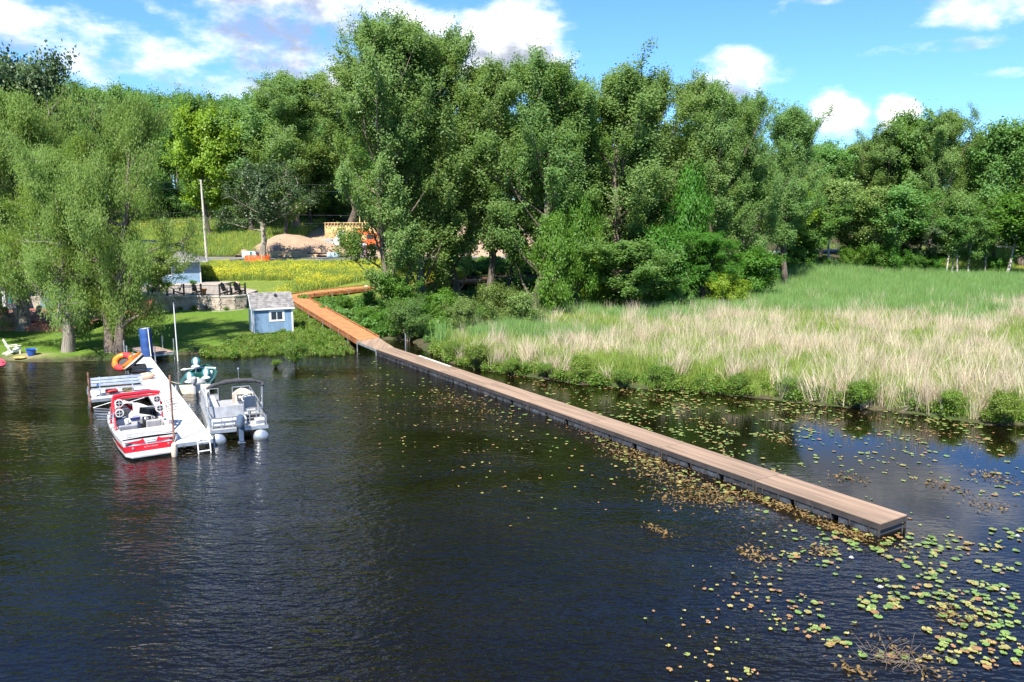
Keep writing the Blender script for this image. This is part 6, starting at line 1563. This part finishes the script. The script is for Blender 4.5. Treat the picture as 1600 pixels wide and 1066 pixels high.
depn = dep + (vnoise(P1[:, 0] + 20, P1[:, 1], 5.0, 25) - .5) * .34
ptan = np.clip((.95 - smooth(depn, .78, 1.16) * .93) * (.03 + .46 * smooth(nz, .42, .64)), 0, .9) * np.interp(pxx, [650, 850, 1000], [.55, .75, 1.0])
ptan *= .8 + .2 * smooth(dsh, .3, 1.6)
u = r.random(len(P1)); tan = u < ptan
catt = ~tan & (r.random(len(P1)) < smooth(depn, .86, 1.10))
grs = ~tan & ~catt
scatter('dry_reeds', on_ground(P1[tan]), 'reed', .6, 1.4, 31, .20)
scatter('cattails', on_ground(P1[catt]), 'cattail', .8, 1.15, 32)
g2 = P1[grs]; lf = r.random(len(g2)) < .16
dg = poly_dist(g2, SHORE)[0]; fr = dg < 1.6
scatter('marsh_grass', on_ground(g2[~lf & ~fr]), 'grass', .75, 1.3, 33); scatter('bank_edge_grass', on_ground(g2[~lf & fr]), 'grass', .3, .75, 48)
low = P1[tan][(r.random(tan.sum()) < .5) & (dsh[tan] > 1.2)]
scatter('marsh_undergrowth', on_ground(np.vstack([low, g2[~fr]])), 'grass', .6, 1.0, 34)
scatter('marsh_plants', on_ground(g2[lf]), 'leafy', .5, 1.0, 35)
# flowering meadow by the boardwalk, rough grass on the bank behind the road and at the far right
P2 = jgrid(-46, -6, 81, 114, .46, 3); P2 = P2[in_view(P2)]
hh, _, s2, l2 = ground_info(P2)
k2 = (s2 < -6.5) & ~((P2[:, 0] < wl_top[-1].x + 1.2) & (P2[:, 1] < 97)) & (P2[:, 1] > 83 + 0 * P2[:, 0])
bwl = np.array([[p.x, p.y] for p in inner[:1] + outer[1:]]); bd, bs = poly_dist(P2, bwl); k2 &= ((bd > 1.9) | (P2[:, 0] > -14)) & (bs > 0) 
P2 = P2[k2]
fl = r.random(len(P2)) < .10 + .5 * smooth(vnoise(P2[:, 0] + 90, P2[:, 1], 2.2, 23), .3, .65)
nr_ = s2[k2] > -14
scatter('yellow_wildflowers', on_ground(P2[fl & ~nr_]), 'flower', .7, 1.1, 36); scatter('roadside_wildflowers', on_ground(P2[fl & nr_]), 'flower', .4, .7, 46)
scatter('meadow_grass', on_ground(P2[~fl & ~nr_]), 'meadow', .8, 1.2, 37); scatter('roadside_grass', on_ground(P2[~fl & nr_]), 'meadow', .5, .8, 47)
P3 = np.vstack([jgrid(-75, -30, 123, 156, .8, 4), jgrid(60, 105, 126, 158, .8, 5)]); P3 = P3[in_view(P3)]
_, _, s3, _ = ground_info(P3); P3 = P3[((s3 > 5.5) & (P3[:, 0] < 0) & (P3[:, 0] < -36 + 0 * s3)) | ((P3[:, 0] > 0) & (np.abs(s3) > 5))]
f3 = r.random(len(P3)) < .08
scatter('bank_grass', on_ground(P3[~f3]), 'meadow', .9, 1.4, 38); scatter('bank_flowers', on_ground(P3[f3]), 'flower', .7, 1.1, 39)
# wood floor plants
P4 = np.vstack([jgrid(-22, 62, 60, 118, .95, 6)]); P4 = P4[in_view(P4)]
_, d4, s4, l4 = ground_info(P4)
bw_line = np.array([[p.x, p.y] for p in (Lc[1], Lc[0], outer[1], outer[2], outer[3])]); bdl, bsl = poly_dist(P4, np.array([[p.x, p.y] for p in (BW_END[0], Lc[0])]))
k4 = ~inside(P4, MARSH) & (d4 > .5) & (s4 < -5) & ((P4[:, 0] > -9.5) | (bsl < 0)) & ((bdl > 2.2)) & ~((P4[:, 0] < -10) & (P4[:, 1] > 84)) & (vnoise(P4[:, 0] + 80, P4[:, 1], 4, 24) > .28)
pd_, _ = poly_dist(P4, np.array([[p.x, p.y] for p in outer])); k4 &= pd_ > 2.2
scatter('wood_undergrowth', on_ground(P4[k4]), 'dark', .7, 1.5, 40)
# weeds along the lawn shore and round the shed
def px_scatter(poly, z, sp, seed):
    A = np.array([W(x, y, z)[:2] for x, y in poly]); P = jgrid(A[:, 0].min(), A[:, 0].max(), A[:, 1].min(), A[:, 1].max(), sp, seed); return P[inside(P, A)]
P5 = np.vstack([px_scatter([(312, 552), (318, 547), (345, 542), (390, 534), (455, 525), (462, 545), (440, 550), (345, 556)], .25, .38, 7),
                px_scatter([(458, 512), (500, 522), (535, 535), (556, 548), (505, 553), (462, 545)], .3, .42, 8), px_scatter([(455, 480), (470, 482), (545, 530), (530, 536), (458, 500)], .8, .5, 9)])
m5 = r.random(len(P5)) < .72
h5 = np.maximum(ground_info(P5)[0], .02)
scatter('shore_weeds', np.c_[P5, h5][m5], 'leafy', .3, .95, 41, .3); scatter('shore_grass', np.c_[P5, h5][~m5], 'grass', .25, .5, 42)
P6 = px_scatter([(-60, 520), (0, 520), (205, 512), (232, 493), (384, 488), (384, 520), (310, 548), (230, 552), (180, 559), (0, 559), (-60, 560)], .6, .62, 10)
scatter('lawn_grass', on_ground(P6), 'meadow', .10, .2, 43) if False else None

P7 = jgrid(-6, 42, 36, 62, .34, 12); P7 = P7[in_view(P7)]
d7 = ground_info(P7)[1]; n7 = vnoise(P7[:, 0] + 70, P7[:, 1], 1.6, 28); k7 = (d7 > -.12) & (d7 < .5 + 1.0 * n7) & (n7 > .34) & (P7[:, 0] > W(672, 556, 0).x)
scatter('bank_fringe', np.c_[P7[k7], np.maximum(ground_info(P7[k7])[0], 0) - .03], 'leafy', .4, 1.0, 49)
# ------------------------------------------------------------------ green shrubs along the marsh edge, one by one
edge_px = [(704, 566, 46, 32, 'leafy shrub at the tip of the marsh nearest the boardwalk'), (748, 578, 44, 40, 'green shrub second from the tip of the marsh'), (800, 587, 34, 26, 'small green shrub at the water edge among the dry reeds near the tip'),
           (905, 598, 62, 40, 'dark green shrub at the water edge with reddish stems at its right'), (975, 606, 40, 28, 'small bright shrub right of the dark green one at the water edge'), (1035, 608, 62, 38, 'shrub with dry roots beneath it in the middle of the marsh edge'), (1100, 612, 40, 24, 'low green shrub in the middle of the marsh edge'),
           (1150, 617, 56, 32, 'green shrub where the lily pads begin at the marsh edge'), (1235, 624, 66, 36, 'shrub under a swirl of dry grass at the marsh edge'), (1288, 630, 40, 26, 'small shrub left of the big round bright green one'), (1346, 640, 86, 46, 'big round bright green shrub at the marsh edge'),
           (1424, 640, 46, 34, 'isolated small bright green shrub beside a brown mud bank'), (1492, 652, 76, 44, 'shrub with brown dry stems at its foot near the right edge'), (1565, 664, 88, 52, 'largest dark green shrub at the marsh edge by the right edge'), (1640, 668, 80, 48, 'green shrub at the marsh edge cut by the right edge'),
           (850, 592, 40, 24, 'low shrub beside pink dead leaves at the water edge')]
for i, (px, py, w, h, lab) in enumerate(edge_px):
    p = W(px, py - 4, .15); k_ = p.y / F_PX
    plant(('edge', i % 2), p.x, p.y, .15 + h * k_ * 1.0, w * k_ * 1.15, 'edge_shrub', lab, 'shrub', 'green shrubs along the marsh edge', part='stem', z=.12)
p = W(461, 572, 0); plant(('edge', 0), p.x, p.y, 1.9, 2.6, 'water_bush', 'round bright green bush growing out of the water in front of the shed', 'bush', part='stem', z=0.0)
p = W(432, 574, 0); plant(('edge', 1), p.x, p.y, .6, .9, 'water_bush', 'tiny green plant in the water left of the round bush', 'bush', part='stem', z=0.0)
# fallen log and dead brush
p = W(905, 501, .35); m1 = MB(); m1.tube([(-2.6, -.2, .1), (-1, 0, .18), (.8, .1, .2), (2.4, .3, .42)], [.10, .16, .17, .12], 9); lg = m1.build('fallen_log', mat('pale_log', (.38, .30, .18), .9, .3, 3, bump=.5), None, (p.x, p.y, .35), smooth=True)
tag(lg, 'pale fallen log at the back of the dry reeds below the bare trunks', 'log')
m1 = MB(); m1.tube([(2.2, .28, .4), (2.8, .2, .9), (3.1, .3, 1.3)], [.05, .035, .01], 6); m1.tube([(-1.4, 0, .2), (-1.9, -.1, .7), (-2.5, 0, .95)], [.05, .03, .01], 6); m1.build('branch_stub', MT['bark_pale'], lg, smooth=True)
def brush(px, py, z, w, h, n, seed, label, rise=1.0, th=1.0):
    r_ = np.random.default_rng(seed); p = W(px, py, z); m1 = MB()
    for i in range(n):
        a = r_.uniform(0, 6.28); b = np.array([r_.normal() * w * .18, r_.normal() * w * .14, 0]); d = np.array([cos(a), sin(a) * .6, r_.uniform(.2, 1.2) * rise]); L_ = r_.uniform(.4, 1) * h
        q1 = b + d * L_ * .5 + r_.normal(size=3) * .08; q2 = b + d * L_ + r_.normal(size=3) * .15
        m1.tube([b, q1, q2], [.02 * th, .014 * th, .005], 4)
    o = m1.build('dead_brush', MT['bark' if rise < 1 else 'bark_pale'], None, (p.x, p.y, max(0, p.z))); return tag(o, label, 'dead branches')
brush(748, 512, .4, 2.6, 1.9, 60, 1, 'grey-brown tangle of dead branches left of the willow shrubs')
brush(1085, 470, .4, 3.0, 1.5, 50, 2, 'grey dead twigs at the back of the dry reeds under the low bushes')
brush(1400, 1030, .02, 1.3, .9, 60, 3, 'tangle of bare brown stalks lying on the water at the bottom right', .12, .4)
brush(1415, 640, .1, 1.2, .5, 30, 4, 'dry roots on the brown mud bank at the marsh edge')
# ------------------------------------------------------------------ lily pads
MT['pad_green'] = mat('pad_green', (.15, .24, .055), .45, .2, 9, fine=40)
MT['pad_lime'] = mat('pad_lime', (.215, .27, .07), .45, .2, 9, fine=40)
MT['pad_gold'] = mat('pad_gold', (.30, .225, .075), .5, .25, 9, col2=(.23, .24, .07), fine=40)
MT['pad_rust'] = mat('pad_rust', (.29, .135, .055), .5, .25, 9, col2=(.23, .155, .065), fine=40)
for k_ in ('pad_green', 'pad_lime', 'pad_gold', 'pad_rust'): pass
def pad_geo(r_, rad, n=14):
    a = np.linspace(.16, 2 * pi - .16, n); rr = rad * (1 + r_.normal(size=n) * .05); el = r_.uniform(.8, 1.0)
    lift = np.abs(r_.normal(size=n)) * .012
    return np.vstack([[[0, 0, .010]], np.c_[rr * np.cos(a) * el, rr * np.sin(a), .012 + lift]])
pad_keys = ['pad_green', 'pad_lime', 'pad_gold', 'pad_rust']
pad_meshes = {}
rp_ = np.random.default_rng(5)
for k_ in pad_keys:
    for v_ in range(4):
        g_ = pad_geo(rp_, 1.0); me = bpy.data.meshes.new('lily_pad'); me.from_pydata([tuple(q * [1, 1, 1]) for q in g_], [], [(0, i, i + 1) for i in range(1, 14)]); me.update(); me.materials.append(MT[k_]); pad_meshes[k_, v_] = me
def axes_dock(P):
    d = P - np.array([A0.x, A0.y]); ax = np.array([dirv.x, dirv.y]); pr = np.array([dirv.y, -dirv.x]); return d @ pr, d @ ax
C_ = rp_.uniform([-22, 15], [45, 60], (60000, 2))
C_ = C_[in_view(C_, 60)]
_, dC, _, _ = ground_info(C_)
uC = 800 + F_PX * C_[:, 0] / (C_[:, 1] * cos(PITCH) + 10 * sin(PITCH)) if False else None
zc = CAM_H * cos(PITCH) * 0 + (C_[:, 1] * cos(PITCH) + CAM_H * sin(PITCH)); pu = 800 + F_PX * C_[:, 0] / zc; pv = 533 + F_PX * (CAM_H * cos(PITCH) - C_[:, 1] * sin(PITCH)) / zc
lx, ly = axes_dock(C_)
ok = (dC < -.15) & ~((lx > -.12) & (lx < DW + .12) & (ly > -.1) & (ly < 8 * DL + 3))
cl = vnoise(C_[:, 0] + 40, C_[:, 1], 2.6, 31) * .55 + vnoise(C_[:, 0] + 40, C_[:, 1], .9, 32) * .45
behind = lx > DW
dens = np.where(behind, smooth(pu, 720, 1050) * (.03 + .5 * smooth(cl, .44, .70)) * (1 - .55 * smooth(pu, 1200, 1330) * (1 - smooth(pv, 790, 860)) * (1 - smooth(pu, 1500, 1590)) * smooth(pv, 665, 700)),
                smooth(pu * .5 + pv * .55, 880, 1230) * smooth(pu, 960, 1330) * (.012 + 1.3 * smooth(cl, .47, .70)))
dens = np.maximum(dens, .05 * smooth(pv, 545, 600) * (1 - smooth(pv, 730, 840)) * smooth(pu, 430, 640) * (1 - smooth(-lx, 6, 11)))
dens = np.maximum(dens, .5 * smooth(-lx, -.1, .3) * (1 - smooth(-lx, .8, 2.6)) * smooth(pu, 900, 1000) * (1 - smooth(pu, 1180, 1320)) * smooth(cl, .3, .6))
sel = ok & (rp_.random(len(C_)) < dens * 1.25)
PD_ = C_[sel]; du, dv = pu[sel], pv[sel]; lxs = lx[sel]
order = np.argsort(-dv); PD_, du, dv, lxs = PD_[order], du[order], dv[order], lxs[order]
fallen = smooth(-lxs, 0, 6) * (1 - smooth(du, 1150, 1350)) ; kinds = []
sv, sf = [], {k_: [] for k_ in pad_keys}; svn = 0; stuffv = {k_: ([], []) for k_ in pad_keys}
lab = {'pad_green': 'green lily pad floating on the dark water off the end of the brown dock', 'pad_lime': 'pale yellow-green lily pad floating on the dark water off the end of the brown dock', 'pad_gold': 'yellowing lily pad floating on the dark water off the end of the brown dock', 'pad_rust': 'rust brown lily pad floating on the dark water off the end of the brown dock'}
nobj = 0
for i, (p, x_, y_) in enumerate(zip(PD_, du, dv)):
    w_ = np.array([.34, .30, .24, .12]) * (1 - fallen[i]) + np.array([.02, .12, .42, .44]) * fallen[i]; k_ = pad_keys[rp_.choice(4, p=w_ / w_.sum())]
    rad = (.042 + .085 * rp_.random() ** 1.4) * (1 - .40 * fallen[i]); rz = rp_.uniform(0, 6.28); tl = rp_.normal(size=2) * .025
    if nobj < 300:
        o = link('lily_pad', pad_meshes[k_, nobj % 4], None, None, (p[0], p[1], rp_.uniform(0, .012)), (tl[0], tl[1], rz)); o.scale = (rad, rad, 1); nobj += 1
        zone = 'by the tangle of bare stalks' if y_ > 965 and x_ > 1240 else 'in the sparse scatter left of the stalk tangle' if x_ < 1240 else 'in the raft along the right edge' if x_ > 1460 else 'in the open water below the dock end'
        look = lab[k_].split(' floating')[0]
        tag(o, look + ' floating ' + zone, 'lily pad', look.replace('lily pad', 'lily pads') + ' ' + zone)
    else:
        g_ = pad_geo(rp_, rad, 9); c_, s_ = cos(rz), sin(rz); q = np.c_[g_[:, 0] * c_ - g_[:, 1] * s_ + p[0], g_[:, 0] * s_ + g_[:, 1] * c_ + p[1], g_[:, 2] + rp_.uniform(0, .012)]
        V, Fc = stuffv[k_]; b = len(V) * 10; V.append(q); Fc.extend([(b, b + j, b + j + 1, pad_keys.index(k_)) for j in range(1, 9)])
V, Fc, mi, off = [], [], [], 0
for k_ in pad_keys:
    v_, f_ = stuffv[k_]
    if not v_: continue
    vv = np.vstack(v_); V.append(vv); f_ = np.array(f_); Fc.append(f_[:, :3] + off); mi.append(f_[:, 3]); off += len(vv)
tag(link('lily_pads', np_mesh('lily_pads', np.vstack(V), np.vstack(Fc), [MT[k_] for k_ in pad_keys], np.concatenate(mi))), kind='stuff')
print('pads', len(PD_))
# water lilies in flower
for px, py in ((1375, 918), (1568, 922), (1590, 838), (1330, 872)):
    p = W(px, py, .03); m1 = MB()
    for ring, (n_, rr, up_) in enumerate(((7, .085, .02), (6, .06, .05), (4, .03, .07))):
        for i in range(n_): a = i * 2 * pi / n_ + ring * .4; m1.add([(0, 0, .01), (rr * .6 * cos(a - .3), rr * .6 * sin(a - .3), up_ * .7), (rr * cos(a), rr * sin(a), up_), (rr * .6 * cos(a + .3), rr * .6 * sin(a + .3), up_ * .7)], [(0, 1, 2, 3)])
    tag(m1.build('water_lily', MT['white'], None, p), 'white water lily in flower among the lily pads', 'water lily', 'white water lilies')
# dead weed floating in mats along the dock and among the pads
def weed(name, spots, seed):
    r_ = np.random.default_rng(seed); C, D = [], []
    for px, py, w, d, n in spots:
        p = W(px, py, 0); q = r_.normal(size=(n, 2)) * [w, d]; q = q @ np.array([[dirv.y, -dirv.x], [dirv.x, dirv.y]]); C.append(np.c_[q + [p.x, p.y], np.abs(r_.normal(size=n)) * .035 + .012])
    C = np.vstack(C); lx_, ly_ = axes_dock(C[:, :2]); C = C[~((lx_ > -.05) & (lx_ < DW + .05) & (ly_ > -.05))]; n = len(C)
    D = rand_dirs(r_, n) * [1, 1, .25]; N_ = rand_dirs(r_, n) * .5 + [0, 0, 1]
    return tag(link(name, leaves_mesh(name, C, D, N_, r_.uniform(.06, .2, n), r_.uniform(.03, .08, n), MT['dead'])), kind='stuff')
weed('floating_dead_weed', [(1010, 722, .5, 1.6, 420), (1085, 765, .6, 1.6, 520), (1060, 780, .5, .7, 160), (1310, 828, .18, .9, 300), (1215, 790, .2, 1.2, 240), (960, 690, .4, 2.0, 260), (730, 630, .5, 2.0, 160), (700, 622, .7, 1.2, 80),
     (1180, 868, .25, .3, 90), (1285, 862, .2, .25, 70), (1030, 830, .15, .5, 70), (1120, 775, .5, .6, 140), (1325, 748, .3, .4, 70), (1480, 762, .25, .5, 80), (1550, 745, .4, .5, 120), (1440, 1040, .4, .8, 120), (1330, 1045, .2, .3, 40), (1490, 960, .3, .3, 70),
     (1230, 690, .4, .5, 60), (1100, 660, .5, .8, 60), (860, 606, .3, 2.0, 120), (1000, 618, .3, 2.5, 140), (1200, 640, .3, 3.0, 160), (1400, 662, .3, 3.0, 140), (1540, 790, .5, .4, 70)], 3)
